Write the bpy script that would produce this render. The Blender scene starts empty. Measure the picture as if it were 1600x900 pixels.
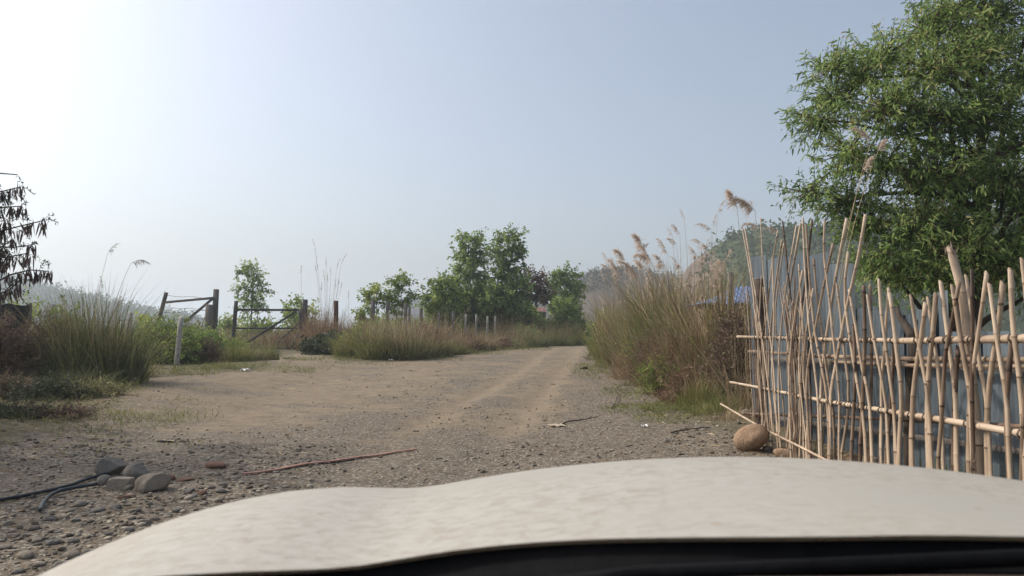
import bpy, math, random
import numpy as np
from mathutils import Vector

C = bpy.context.scene
COL = C.collection
rng = np.random.default_rng(11)
random.seed(11)
R = math.radians

# ------------------------------------------------------------ camera, sky, sun, exposure
F = 1142.0                      # focal length of the photograph in its own pixels (1600 wide)
PITCH = R(3.5)
EYE = np.array([0.0, 0.0, 1.5])
cam = bpy.data.cameras.new("camera")
cam.sensor_width = 36.0
cam.lens = 36.0 * F / 1600.0
cam.clip_start = 0.05
cam.clip_end = 6000.0
cam.dof.use_dof = True
cam.dof.focus_distance = 14.0
cam.dof.aperture_fstop = 7.0
cam_o = bpy.data.objects.new("camera", cam)
COL.objects.link(cam_o)
cam_o.location = EYE
cam_o.rotation_euler = (R(90) + PITCH, 0, 0)
C.camera = cam_o

SUN_AZ = R(-75)                 # left of the view direction (+Y)
SUN_EL = R(42)
sun_dir = Vector((math.sin(SUN_AZ) * math.cos(SUN_EL), math.cos(SUN_AZ) * math.cos(SUN_EL), math.sin(SUN_EL)))

world = bpy.data.worlds.new("World")
C.world = world
world.use_nodes = True
wn, wl = world.node_tree.nodes, world.node_tree.links
bg = wn["Background"]
sky = wn.new("ShaderNodeTexSky")
sky.sky_type = 'NISHITA'
sky.sun_disc = False
sky.sun_elevation = SUN_EL
sky.sun_rotation = SUN_AZ
sky.altitude = 100
sky.air_density = 1.0
sky.dust_density = 5.0
sky.ozone_density = 1.5
hs = wn.new('ShaderNodeHueSaturation'); hs.inputs['Saturation'].default_value = 0.74
wl.new(sky.outputs[0], hs.inputs['Color']); wl.new(hs.outputs[0], bg.inputs[0])
bg.inputs[1].default_value = 0.15

sl = bpy.data.lights.new("sun", 'SUN')
sl.energy = 2.5
sl.angle = R(0.8)
sl.color = (1.0, 0.93, 0.83)
so = bpy.data.objects.new("sun", sl)
COL.objects.link(so)
so.rotation_euler = (-sun_dir).to_track_quat('-Z', 'Y').to_euler()
so.location = (0, 0, 50)

C.view_settings.view_transform = 'Standard'
C.view_settings.look = 'None'
C.view_settings.gamma = 1.0
C.view_settings.exposure = 0.3
C.render.engine = 'CYCLES'
C.cycles.max_bounces = 6
C.cycles.transparent_max_bounces = 4
C.cycles.volume_bounces = 1
C.cycles.use_denoising = True
C.cycles.denoiser = 'OPENIMAGEDENOISE'
C.cycles.denoising_input_passes = 'RGB_ALBEDO_NORMAL'
C.cycles.denoising_prefilter = 'NONE'

# ------------------------------------------------------------ numeric helpers
def sstep(a, b, x):
    t = np.clip((np.asarray(x, float) - a) / (b - a), 0, 1)
    return t * t * (3 - 2 * t)

def _hash(ix, iy, s):
    h = (ix * 374761393 + iy * 668265263 + s * 974711) & 0x7fffffff
    h = ((h ^ (h >> 13)) * 1274126177) & 0x7fffffff
    return ((h ^ (h >> 16)) & 0xffff) / 65535.0

def noise(x, y, scale=1.0, s=0):
    x = np.asarray(x, float) / scale; y = np.asarray(y, float) / scale
    ix = np.floor(x).astype(np.int64); iy = np.floor(y).astype(np.int64)
    fx = x - ix; fy = y - iy
    fx = fx * fx * (3 - 2 * fx); fy = fy * fy * (3 - 2 * fy)
    a = _hash(ix, iy, s); b = _hash(ix + 1, iy, s); c = _hash(ix, iy + 1, s); d = _hash(ix + 1, iy + 1, s)
    return (a + (b - a) * fx) * (1 - fy) + (c + (d - c) * fx) * fy

def fbm(x, y, scale=1.0, s=0, o=4):
    v = 0; a = 0.5; t = 0
    for k in range(o):
        v = v + a * noise(x, y, scale / 2 ** k, s + k); t += a; a *= 0.5
    return v / t

def road_mid(y):
    return np.interp(y, [-20, 6, 10, 17, 30, 45, 60, 75, 90], [-1.0, -0.9, -0.6, 0.3, 1.9, 3.7, 6.2, 10.5, 18.0])

def H(x, y):
    x = np.asarray(x, float); y = np.asarray(y, float)
    h = 0.55 * sstep(12, 44, y) - 1.0 * sstep(68, 150, y)
    h = h + 0.22 * sstep(-5.0, -8.0, x) * sstep(2, 10, y) * sstep(34, 24, y)
    h = h + 0.22 * sstep(3.2, 4.6, x) * sstep(9, 16, y) * sstep(45, 34, y)
    near = sstep(60, 25, y) * sstep(-30, -10, y)
    rel = (fbm(x, y, 3.0, 3) - 0.5) * 0.13 + (fbm(x, y, 0.6, 9, 3) - 0.5) * 0.035
    dm = x - road_mid(y)
    for off in (-1.15, 0.35):                       # two worn wheel ruts
        rel = rel - 0.035 * np.exp(-((dm - off) / 0.28) ** 2) * (0.5 + noise(x, y, 4.0, 31))
    far = (fbm(x, y, 60.0, 17, 3) - 0.5) * 1.5 * sstep(90, 220, np.hypot(x, y))
    return h + rel * near + far

def ray(px, py):
    cx = (px - 800.0) / F; cy = (450.0 - py) / F
    return np.array([cx, math.cos(PITCH) - cy * math.sin(PITCH), math.sin(PITCH) + cy * math.cos(PITCH)])

def P(px, py, Y):
    d = ray(px, py)
    return EYE + d * (Y / d[1])

def G(px, py):                                      # the spot of ground seen at that place of the photograph
    d = ray(px, py); t = 2.0
    for _ in range(4000):
        p = EYE + d * t
        if p[2] <= H(p[0], p[1]): break
        t *= 1.004
        if t > 200: break
    p = EYE + d * t
    p[2] = float(H(p[0], p[1]))
    return p

def on_ground(x, y, dz=0.0):
    return np.array([x, y, float(H(x, y)) + dz])

# ------------------------------------------------------------ mesh helpers
class MB:
    def __init__(s): s.v = []; s.f = {}; s.t = []; s.n = 0
    def add(s, v, faces, tint=0.5):
        v = np.asarray(v, float).reshape(-1, 3)
        for f in (faces if isinstance(faces, (list, tuple)) else [faces]):
            f = np.asarray(f, np.int64)
            if f.size: s.f.setdefault(f.shape[1], []).append(f + s.n)
        t = np.asarray(tint, float)
        s.t.append(np.broadcast_to(t, (len(v),)).astype(float) if t.ndim == 0 or len(t) != len(v) else t)
        s.v.append(v); s.n += len(v)
    def mesh(s, name, smooth=False):
        me = bpy.data.meshes.new(name)
        V = np.concatenate(s.v) if s.v else np.zeros((0, 3))
        me.vertices.add(len(V)); me.vertices.foreach_set("co", V.ravel())
        loops = []; starts = []; tot = 0
        for k, fl in s.f.items():
            f = np.concatenate(fl)
            loops.append(f.ravel()); starts.append(tot + np.arange(len(f)) * k); tot += f.size
        L = np.concatenate(loops); S = np.concatenate(starts)
        me.loops.add(len(L)); me.loops.foreach_set("vertex_index", L.astype(np.int32))
        me.polygons.add(len(S)); me.polygons.foreach_set("loop_start", S.astype(np.int32))
        me.update(calc_edges=True)
        a = me.attributes.new("tint", 'FLOAT', 'POINT')
        a.data.foreach_set("value", np.concatenate(s.t).astype(np.float32))
        if smooth: me.polygons.foreach_set("use_smooth", np.ones(len(S), bool))
        me.validate()
        return me

def obj(name, m, mat, parent=None, smooth=False, kind=None, label=None):
    me = m.mesh(name, smooth) if isinstance(m, MB) else m
    if mat is not None and not me.materials: me.materials.append(mat)
    o = bpy.data.objects.new(name, me); COL.objects.link(o)
    if parent is not None:
        o.parent = parent
        o.matrix_parent_inverse.identity()
        if parent.type == 'EMPTY': o.location = -Vector(parent.location)   # meshes are in world metres, the Empty sits at the thing's base
    if kind: o["kind"] = kind
    if label: o["label"] = label
    return o

def thing(name, label, cat, loc=(0, 0, 0), group=None):
    o = bpy.data.objects.new(name, None); COL.objects.link(o)
    o.empty_display_size = 0.2
    o.location = tuple(float(a) for a in loc); o["label"] = label; o["category"] = cat
    if group: o["group"] = group
    return o

def tag(o, label, cat, group=None):
    o["label"] = label; o["category"] = cat
    if group: o["group"] = group
    return o

def norm(v):
    v = np.asarray(v, float)
    return v / np.maximum(np.linalg.norm(v, axis=-1, keepdims=True), 1e-9)

def tube(mb, pts, rad, sides=6, tint=0.5, cap=True):
    pts = np.asarray(pts, float); n = len(pts)
    rad = np.broadcast_to(np.asarray(rad, float), (n,))
    tg = norm(np.gradient(pts, axis=0))
    ref = np.array([0, 0, 1.0]) if abs(tg[0][2]) < 0.8 else np.array([0, 1.0, 0])
    a = norm(np.cross(tg, ref)); b = np.cross(tg, a)
    th = np.arange(sides) / sides * 2 * np.pi
    ring = (np.cos(th)[None, :, None] * a[:, None, :] + np.sin(th)[None, :, None] * b[:, None, :]) * rad[:, None, None] + pts[:, None, :]
    i = np.arange(n - 1)[:, None] * sides; j = np.arange(sides)[None, :]; k = (j + 1) % sides
    q = np.stack([i + j, i + k, i + sides + k, i + sides + j], -1).reshape(-1, 4)
    fs = [q]
    t = np.asarray(tint, float)
    t = np.repeat(t, sides) if t.ndim and len(t) == n else tint
    if cap: fs += [np.arange(sides)[None, ::-1], (np.arange(sides) + (n - 1) * sides)[None]]
    mb.add(ring.reshape(-1, 3), fs, t)

def wobble(p, q, n, amp, seed=None):
    r = np.random.default_rng(seed) if seed is not None else rng
    t = np.linspace(0, 1, n)[:, None]
    w = np.zeros((n, 3))
    for k in (1, 2, 3):
        w += np.sin(np.pi * k * t + 0) * r.normal(0, amp / k, 3) * (1 if k > 1 else 1)
    return np.asarray(p) * (1 - t) + np.asarray(q) * t + w

def beam(mb, p, q, w, h=None, tint=0.5, bev=0.12):
    """a timber or steel bar of rectangular section with chamfered edges"""
    h = h or w
    p = np.asarray(p, float); q = np.asarray(q, float)
    d = norm(q - p); ref = np.array([0, 0, 1.0]) if abs(d[2]) < 0.8 else np.array([0, 1.0, 0])
    a = norm(np.cross(d, ref)); b = np.cross(d, a)
    c = bev * min(w, h)
    prof = [(w/2 - c, h/2), (-w/2 + c, h/2), (-w/2, h/2 - c), (-w/2, -h/2 + c), (-w/2 + c, -h/2), (w/2 - c, -h/2), (w/2, -h/2 + c), (w/2, h/2 - c)]
    n = 5
    V = []
    for k in range(n):
        o = p + (q - p) * k / (n - 1)
        for x, y in prof: V.append(o + a * x + b * y + rng.normal(0, 0.02 * min(w, h), 3))
    fs = []
    for k in range(n - 1):
        for j in range(8): fs.append([k*8 + j, k*8 + (j+1) % 8, (k+1)*8 + (j+1) % 8, (k+1)*8 + j])
    mb.add(np.array(V), [np.array(fs), np.arange(8)[None, ::-1], (np.arange(8) + (n-1)*8)[None]], tint)

def box(mb, c, s, tint=0.5, rz=0.0, bev=0.01):
    c = np.asarray(c, float); x, y, z = np.asarray(s, float) / 2
    b = min(bev, x * .4, y * .4, z * .4)
    ringxy = lambda X, Y: [(X-b, Y), (-X+b, Y), (-X, Y-b), (-X, -Y+b), (-X+b, -Y), (X-b, -Y), (X, -Y+b), (X, Y-b)]
    V = []
    for Z, k in ((-z, b), (-z + b, 0), (z - b, 0), (z, b)):
        for px_, py_ in ringxy(x - k, y - k): V.append((px_, py_, Z))
    V = np.array(V)
    cs, sn = math.cos(rz), math.sin(rz)
    V = np.stack([V[:, 0]*cs - V[:, 1]*sn, V[:, 0]*sn + V[:, 1]*cs, V[:, 2]], -1) + c
    fs = []
    for k in range(3):
        for j in range(8): fs.append([k*8 + j, k*8 + (j+1) % 8, (k+1)*8 + (j+1) % 8, (k+1)*8 + j])
    mb.add(V, [np.array(fs), np.arange(8)[None, ::-1], (np.arange(8) + 24)[None]], tint)

def icosphere(sub):
    t = (1 + 5 ** .5) / 2
    v = [(-1, t, 0), (1, t, 0), (-1, -t, 0), (1, -t, 0), (0, -1, t), (0, 1, t), (0, -1, -t), (0, 1, -t), (t, 0, -1), (t, 0, 1), (-t, 0, -1), (-t, 0, 1)]
    f = [(0,11,5),(0,5,1),(0,1,7),(0,7,10),(0,10,11),(1,5,9),(5,11,4),(11,10,2),(10,7,6),(7,1,8),(3,9,4),(3,4,2),(3,2,6),(3,6,8),(3,8,9),(4,9,5),(2,4,11),(6,2,10),(8,6,7),(9,8,1)]
    v = [np.array(a) / np.linalg.norm(a) for a in v]
    for _ in range(sub):
        nf = []; cache = {}
        def mid(a, b):
            k = (min(a, b), max(a, b))
            if k not in cache:
                m = v[a] + v[b]; v.append(m / np.linalg.norm(m)); cache[k] = len(v) - 1
            return cache[k]
        for a, b, c in f:
            ab, bc, ca = mid(a, b), mid(b, c), mid(c, a)
            nf += [(a, ab, ca), (b, bc, ab), (c, ca, bc), (ab, bc, ca)]
        f = nf
    return np.array(v), np.array(f)
ICO = [icosphere(k) for k in range(4)]

def stone_shape(sub, seed, angular=0.0):
    seed_ = seed; r = np.random.default_rng(abs(seed))
    v, f = ICO[sub]; v = v.copy()
    d = np.ones(len(v))
    for _ in range(6):
        a = norm(r.normal(size=3)); d += 0.09 * np.sin(v @ a * r.uniform(1.2, 3) + r.uniform(0, 6))
    v = v * d[:, None]
    if seed_ < 0:                                    # a squared block
        for a in ([1,.1,.05],[-1,.1,.1],[.1,1,0],[0,-1,.1],[.05,.1,1],[0,0,-1]):
            a = norm(np.array(a, float)); lim = .52; q = v @ a; v -= np.maximum(q - lim, 0)[:, None] * a * .93
        return v * 1.5, f
    for _ in range(int(6 * angular)):
        a = norm(r.normal(size=3)); lim = r.uniform(0.55, 0.8)
        s = v @ a; v -= np.maximum(s - lim, 0)[:, None] * a
    return v, f

# ------------------------------------------------------------ materials
def new_mat(name):
    m = bpy.data.materials.new(name); m.use_nodes = True
    n, l = m.node_tree.nodes, m.node_tree.links
    return m, n, l, n["Principled BSDF"]

def ramp(n, stops, interp='LINEAR'):
    r = n.new("ShaderNodeValToRGB"); r.color_ramp.interpolation = interp
    e = r.color_ramp.elements
    while len(e) < len(stops): e.new(0.5)
    for k, (p, c) in enumerate(stops): e[k].position = p; e[k].color = (*c, 1)
    return r

def leaf_mat(name, cols, trans=0.42, rough=0.6, spec=0.2, gain=1.9):
    m, n, l, b = new_mat(name)
    cols = [tuple(min(.8, c * gain) for c in q) for q in cols]
    at = n.new("ShaderNodeAttribute"); at.attribute_name = "tint"
    k = len(cols)
    rp = ramp(n, [(i / max(k - 1, 1), c) for i, c in enumerate(cols)])
    l.new(at.outputs["Fac"], rp.inputs[0]); l.new(rp.outputs[0], b.inputs["Base Color"])
    b.inputs["Roughness"].default_value = rough
    b.inputs["Specular IOR Level"].default_value = spec
    tr = n.new("ShaderNodeBsdfTranslucent"); l.new(rp.outputs[0], tr.inputs[0])
    mx = n.new("ShaderNodeMixShader"); mx.inputs[0].default_value = trans
    l.new(b.outputs[0], mx.inputs[1]); l.new(tr.outputs[0], mx.inputs[2])
    l.new(mx.outputs[0], n["Material Output"].inputs[0])
    return m

def rough_mat(name, c1, c2, scale=8.0, rough=0.8, bump=0.3, stretch=(1, 1, 1), tint_amt=0.35, metallic=0.0, c3=None, spec=0.3, bscale=None):
    """two tone grain plus a per-piece tint and fine relief"""
    m, n, l, b = new_mat(name)
    tc = n.new("ShaderNodeTexCoord"); mp = n.new("ShaderNodeMapping"); mp.inputs[3].default_value = stretch
    l.new(tc.outputs["Object"], mp.inputs[0])
    nz = n.new("ShaderNodeTexNoise"); nz.inputs["Scale"].default_value = scale; nz.inputs["Detail"].default_value = 6
    nz.inputs["Roughness"].default_value = 0.65
    l.new(mp.outputs[0], nz.inputs[0])
    at = n.new("ShaderNodeAttribute"); at.attribute_name = "tint"
    mix = n.new("ShaderNodeMath"); mix.operation = 'MULTIPLY_ADD'
    l.new(at.outputs["Fac"], mix.inputs[0]); mix.inputs[1].default_value = tint_amt
    sub = n.new("ShaderNodeMath"); sub.operation = 'SUBTRACT'; l.new(nz.outputs[0], sub.inputs[0]); sub.inputs[1].default_value = tint_amt * .5
    l.new(sub.outputs[0], mix.inputs[2])
    st = [(0.3, c1), (0.7, c2)] if c3 is None else [(0.25, c1), (0.5, c2), (0.75, c3)]
    rp = ramp(n, st); l.new(mix.outputs[0], rp.inputs[0]); l.new(rp.outputs[0], b.inputs["Base Color"])
    b.inputs["Roughness"].default_value = rough; b.inputs["Metallic"].default_value = metallic
    b.inputs["Specular IOR Level"].default_value = spec
    if bump:
        bp = n.new("ShaderNodeBump"); bp.inputs["Strength"].default_value = bump; bp.inputs["Distance"].default_value = 0.02
        n2 = n.new("ShaderNodeTexNoise"); n2.inputs["Scale"].default_value = bscale or scale * 4; n2.inputs["Detail"].default_value = 5
        l.new(mp.outputs[0], n2.inputs[0]); l.new(n2.outputs[0], bp.inputs["Height"]); l.new(bp.outputs[0], b.inputs["Normal"])
    return m

M = {}
M['acacia'] = leaf_mat("acacia_leaf", [(.030, .050, .018), (.06, .095, .027), (.10, .145, .04), (.17, .20, .07), (.21, .17, .075)], .5, .55, .25, 2.3)
M['green'] = leaf_mat("green_leaf", [(.036, .054, .019), (.08, .115, .033), (.135, .178, .05), (.20, .23, .08)], .5, gain=2.2)
M['lime'] = leaf_mat("lime_leaf", [(.055, .08, .02), (.11, .15, .035), (.18, .215, .055), (.27, .27, .08)], .5)
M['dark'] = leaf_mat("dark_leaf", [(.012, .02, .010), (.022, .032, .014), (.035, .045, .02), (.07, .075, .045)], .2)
M['redbrown'] = leaf_mat("red_brown_leaf", [(.04, .026, .02), (.075, .05, .036), (.115, .078, .055), (.075, .075, .03)], .25)
M['pod'] = leaf_mat("seed_pod", [(.034, .024, .023), (.058, .040, .037), (.09, .063, .056)], .25)
M['blade'] = leaf_mat("green_blade", [(.040, .046, .018), (.085, .092, .030), (.135, .135, .045), (.25, .215, .115)], .35)
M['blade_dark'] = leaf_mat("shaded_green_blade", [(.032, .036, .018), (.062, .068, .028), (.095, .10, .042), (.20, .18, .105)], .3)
M['blade_dry'] = leaf_mat("dry_blade", [(.07, .048, .03), (.13, .092, .054), (.20, .15, .09), (.33, .27, .175)], .3)
M['blade_red'] = leaf_mat("red_stem", [(.065, .034, .024), (.11, .062, .042), (.16, .105, .066), (.24, .18, .11)], .3)
M['blade_mix'] = leaf_mat("mixed_blade", [(.06, .038, .026), (.13, .105, .055), (.075, .085, .034), (.15, .15, .062), (.32, .275, .17)], .35)
M['plume'] = leaf_mat("plume_hair", [(.26, .19, .145), (.38, .30, .245), (.50, .42, .36)], .4, .8, .1)
M['plume_grey'] = leaf_mat("grey_plume_hair", [(.10, .085, .08), (.16, .14, .13), (.23, .20, .185)], .35, .8, .1)
M['stalk'] = leaf_mat("reed_stalk", [(.09, .075, .045), (.16, .13, .075), (.24, .19, .11)], .1)
M['bark'] = rough_mat("bark", (.035, .026, .02), (.10, .078, .06), 6, .9, .6, (1, 1, .3))
M['twig'] = rough_mat("twig_bark", (.05, .036, .028), (.14, .105, .08), 9, .9, .2)
M['timber'] = rough_mat("grey_timber", (.06, .053, .047), (.19, .17, .15), 5, .9, .5, (6, 6, 1))
M['timber_pale'] = rough_mat("bleached_timber", (.10, .088, .075), (.26, .235, .205), 5, .9, .5, (6, 6, 1))
M['steel'] = rough_mat("weathered_steel", (.024, .024, .026), (.062, .058, .057), 7, .75, .25, c3=(.10, .07, .055))
M['redpost'] = rough_mat("reddish_timber", (.045, .02, .015), (.12, .055, .04), 6, .9, .4, (5, 5, 1))
M['concrete'] = rough_mat("concrete", (.22, .21, .19), (.38, .36, .33), 7, .92, .35, c3=(.30, .285, .26))
M['white_post'] = rough_mat("whitewash", (.19, .18, .16), (.34, .33, .29), 7, .9, .3)
M['wire'] = rough_mat("wire", (.05, .04, .035), (.12, .10, .09), 30, .6, 0, metallic=.6)
M['yellow'] = rough_mat("yellow_plastic", (.42, .24, .02), (.62, .37, .035), 12, .6, .1)
M['stone_grey'] = rough_mat("river_stone", (.07, .063, .055), (.155, .14, .12), 9, .9, .6, c3=(.215, .195, .168), bscale=60)
M['stone_tan'] = rough_mat("tan_boulder", (.15, .092, .055), (.27, .178, .112), 7, .9, .8, c3=(.34, .235, .155), bscale=50)
M['stone_warm'] = rough_mat("warm_grey_stone", (.10, .083, .065), (.20, .168, .132), 6, .9, .6, c3=(.27, .23, .18), bscale=60)
M['brickish'] = rough_mat("brick_shard", (.15, .085, .055), (.24, .145, .10), 14, .9, .4)
M['gravel'] = rough_mat("gravel_stone", (.095, .079, .059), (.18, .152, .114), 1.5, .95, .25, tint_amt=.9, c3=(.33, .285, .22), bscale=80)
M['hose'] = rough_mat("black_hose", (.016, .020, .022), (.04, .05, .055), 12, .5, .1)
M['strap'] = rough_mat("pink_strap", (.24, .125, .095), (.38, .215, .165), 14, .8, .3)
M['litter'] = rough_mat("white_litter", (.55, .55, .54), (.80, .80, .79), 14, .6, .1)
M['card'] = rough_mat("cardboard", (.36, .29, .20), (.52, .43, .32), 10, .8, .2)
M['blue_roof'] = rough_mat("blue_sheet", (.10, .16, .32), (.17, .25, .43), 3, .5, .1, spec=.4)
M['red_roof'] = rough_mat("red_sheet", (.16, .08, .066), (.25, .13, .11), 3, .7, .1)
M['house_wall'] = rough_mat("shed_wall", (.09, .075, .06), (.17, .14, .115), 3, .9, .2)
M['net'] = rough_mat("dark_net", (.018, .017, .018), (.045, .042, .042), 9, .95, .3)
M['hillscrub'] = leaf_mat("hill_scrub", [(.02, .034, .015), (.034, .052, .021), (.052, .07, .028), (.075, .076, .04)], .25)
M['drysscrub'] = leaf_mat("dry_hill_scrub", [(.03, .029, .02), (.05, .045, .03), (.07, .06, .042), (.035, .042, .022)], .25)

def bamboo_mat():
    m, n, l, b = new_mat("dry_bamboo")
    at = n.new("ShaderNodeAttribute"); at.attribute_name = "tint"
    tc = n.new("ShaderNodeTexCoord"); mp = n.new("ShaderNodeMapping"); mp.inputs[3].default_value = (30, 30, 2.5)
    nz = n.new("ShaderNodeTexNoise"); nz.inputs["Scale"].default_value = 1.5; nz.inputs["Detail"].default_value = 6
    l.new(tc.outputs["Object"], mp.inputs[0]); l.new(mp.outputs[0], nz.inputs[0])
    n3 = n.new("ShaderNodeTexNoise"); n3.inputs["Scale"].default_value = 5.0; n3.inputs["Detail"].default_value = 4
    l.new(tc.outputs["Object"], n3.inputs[0])
    a1 = n.new("ShaderNodeMath"); a1.operation = 'MULTIPLY_ADD'; a1.inputs[1].default_value = .30; a1.inputs[2].default_value = -.15
    l.new(nz.outputs[0], a1.inputs[0])
    a2 = n.new("ShaderNodeMath"); a2.operation = 'MULTIPLY_ADD'; a2.inputs[1].default_value = .40; a2.inputs[2].default_value = -.2
    l.new(n3.outputs[0], a2.inputs[0])
    s1 = n.new("ShaderNodeMath"); s1.operation = 'ADD'; l.new(a1.outputs[0], s1.inputs[0]); l.new(a2.outputs[0], s1.inputs[1])
    s2 = n.new("ShaderNodeMath"); s2.operation = 'ADD'; l.new(s1.outputs[0], s2.inputs[0]); l.new(at.outputs["Fac"], s2.inputs[1])
    rp = ramp(n, [(0.0, (.035, .022, .015)), (.22, (.13, .085, .058)), (.45, (.29, .21, .145)), (.7, (.47, .362, .258)), (1, (.57, .47, .36))])
    l.new(s2.outputs[0], rp.inputs[0]); l.new(rp.outputs[0], b.inputs["Base Color"])
    b.inputs["Roughness"].default_value = .55; b.inputs["Specular IOR Level"].default_value = .3
    bp = n.new("ShaderNodeBump"); bp.inputs["Strength"].default_value = .2; bp.inputs["Distance"].default_value = .006
    l.new(nz.outputs[0], bp.inputs["Height"]); l.new(bp.outputs[0], b.inputs["Normal"])
    return m
M['bamboo'] = bamboo_mat()

def sheet_mat():
    m, n, l, b = new_mat("galvanised_sheet")
    tc = n.new("ShaderNodeTexCoord"); mp = n.new("ShaderNodeMapping"); mp.inputs[3].default_value = (6, 6, .5)
    nz = n.new("ShaderNodeTexNoise"); nz.inputs["Scale"].default_value = 1.6; nz.inputs["Detail"].default_value = 6
    l.new(tc.outputs["Object"], mp.inputs[0]); l.new(mp.outputs[0], nz.inputs[0])
    at = n.new("ShaderNodeAttribute"); at.attribute_name = "tint"
    a = n.new("ShaderNodeMath"); a.operation = 'MULTIPLY_ADD'; a.inputs[1].default_value = .5
    l.new(at.outputs["Fac"], a.inputs[0]); l.new(nz.outputs[0], a.inputs[2])
    rp = ramp(n, [(.35, (.050, .056, .061)), (.62, (.082, .102, .118)), (.95, (.155, .19, .215))])
    l.new(a.outputs[0], rp.inputs[0])
    n2 = n.new("ShaderNodeTexNoise"); n2.inputs["Scale"].default_value = 2.2; n2.inputs["Detail"].default_value = 8; n2.inputs["Roughness"].default_value = .7
    l.new(tc.outputs["Object"], n2.inputs[0])
    r2 = ramp(n, [(.60, (0, 0, 0)), (.72, (1, 1, 1))]); l.new(n2.outputs[0], r2.inputs[0])
    mx = n.new("ShaderNodeMixRGB"); mx.inputs[2].default_value = (.16, .12, .09, 1)
    sc = n.new("ShaderNodeMath"); sc.operation = 'MULTIPLY'; sc.inputs[1].default_value = .55
    l.new(r2.outputs[0], sc.inputs[0]); l.new(sc.outputs[0], mx.inputs[0]); l.new(rp.outputs[0], mx.inputs[1])
    l.new(mx.outputs[0], b.inputs["Base Color"])
    b.inputs["Metallic"].default_value = .35; b.inputs["Roughness"].default_value = .5
    return m
M['sheet'] = sheet_mat()

def paint_mat():
    m, n, l, b = new_mat("dusty_white_paint")
    tc = n.new("ShaderNodeTexCoord")
    mp = n.new("ShaderNodeMapping"); mp.inputs[3].default_value = (9, 15, 9); mp.inputs[2].default_value = (0, 0, R(12))
    l.new(tc.outputs["Object"], mp.inputs[0])
    nz = n.new("ShaderNodeTexNoise"); nz.inputs["Scale"].default_value = 4.6; nz.inputs["Detail"].default_value = 8; nz.inputs["Roughness"].default_value = .68
    nz.inputs["Distortion"].default_value = .6
    l.new(mp.outputs[0], nz.inputs[0])
    rp = ramp(n, [(.33, (.31, .265, .21)), (.46, (.37, .335, .28)), (.56, (.41, .385, .33)), (.8, (.44, .42, .37))])
    l.new(nz.outputs[0], rp.inputs[0])
    n2 = n.new("ShaderNodeTexNoise"); n2.inputs["Scale"].default_value = 2.2; n2.inputs["Detail"].default_value = 3
    l.new(tc.outputs["Object"], n2.inputs[0])
    r2 = ramp(n, [(.30, (0, 0, 0)), (.52, (1, 1, 1))]); l.new(n2.outputs[0], r2.inputs[0])
    mx = n.new("ShaderNodeMixRGB"); mx.inputs[1].default_value = (.385, .365, .315, 1)
    l.new(r2.outputs[0], mx.inputs[0]); l.new(rp.outputs[0], mx.inputs[2])
    # sparse brown specks
    v = n.new("ShaderNodeTexVoronoi"); v.inputs["Scale"].default_value = 16; v.inputs["Randomness"].default_value = 1
    l.new(tc.outputs["Object"], v.inputs[0])
    r3 = ramp(n, [(.055, (1, 1, 1)), (.10, (0, 0, 0))]); l.new(v.outputs["Distance"], r3.inputs[0])
    mx2 = n.new("ShaderNodeMixRGB"); mx2.inputs[2].default_value = (.30, .20, .12, 1)
    s3 = n.new("ShaderNodeMath"); s3.operation = 'MULTIPLY'; s3.inputs[1].default_value = .55
    l.new(r3.outputs[0], s3.inputs[0]); l.new(s3.outputs[0], mx2.inputs[0]); l.new(mx.outputs[0], mx2.inputs[1])
    l.new(mx2.outputs[0], b.inputs["Base Color"])
    b.inputs["Roughness"].default_value = .55; b.inputs["Specular IOR Level"].default_value = .35
    b.inputs["Coat Weight"].default_value = .12; b.inputs["Coat Roughness"].default_value = .25
    return m
M['paint'] = paint_mat()
M['black_plastic'] = rough_mat("black_plastic", (.003, .003, .0035), (.008, .008, .0085), 20, .7, .1, spec=.08)
M['tan_reflection'] = rough_mat("tan_reflection", (.075, .052, .04), (.13, .09, .07), 14, .7, .1)
M['dash'] = rough_mat("dashboard_vinyl", (.018, .017, .018), (.035, .033, .033), 30, .7, .2)
M['rubber'] = rough_mat("tyre_rubber", (.012, .012, .012), (.03, .029, .028), 20, .85, .2)
M['alloy'] = rough_mat("wheel_alloy", (.3, .3, .3), (.45, .45, .45), 10, .4, 0, metallic=.8)

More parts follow.
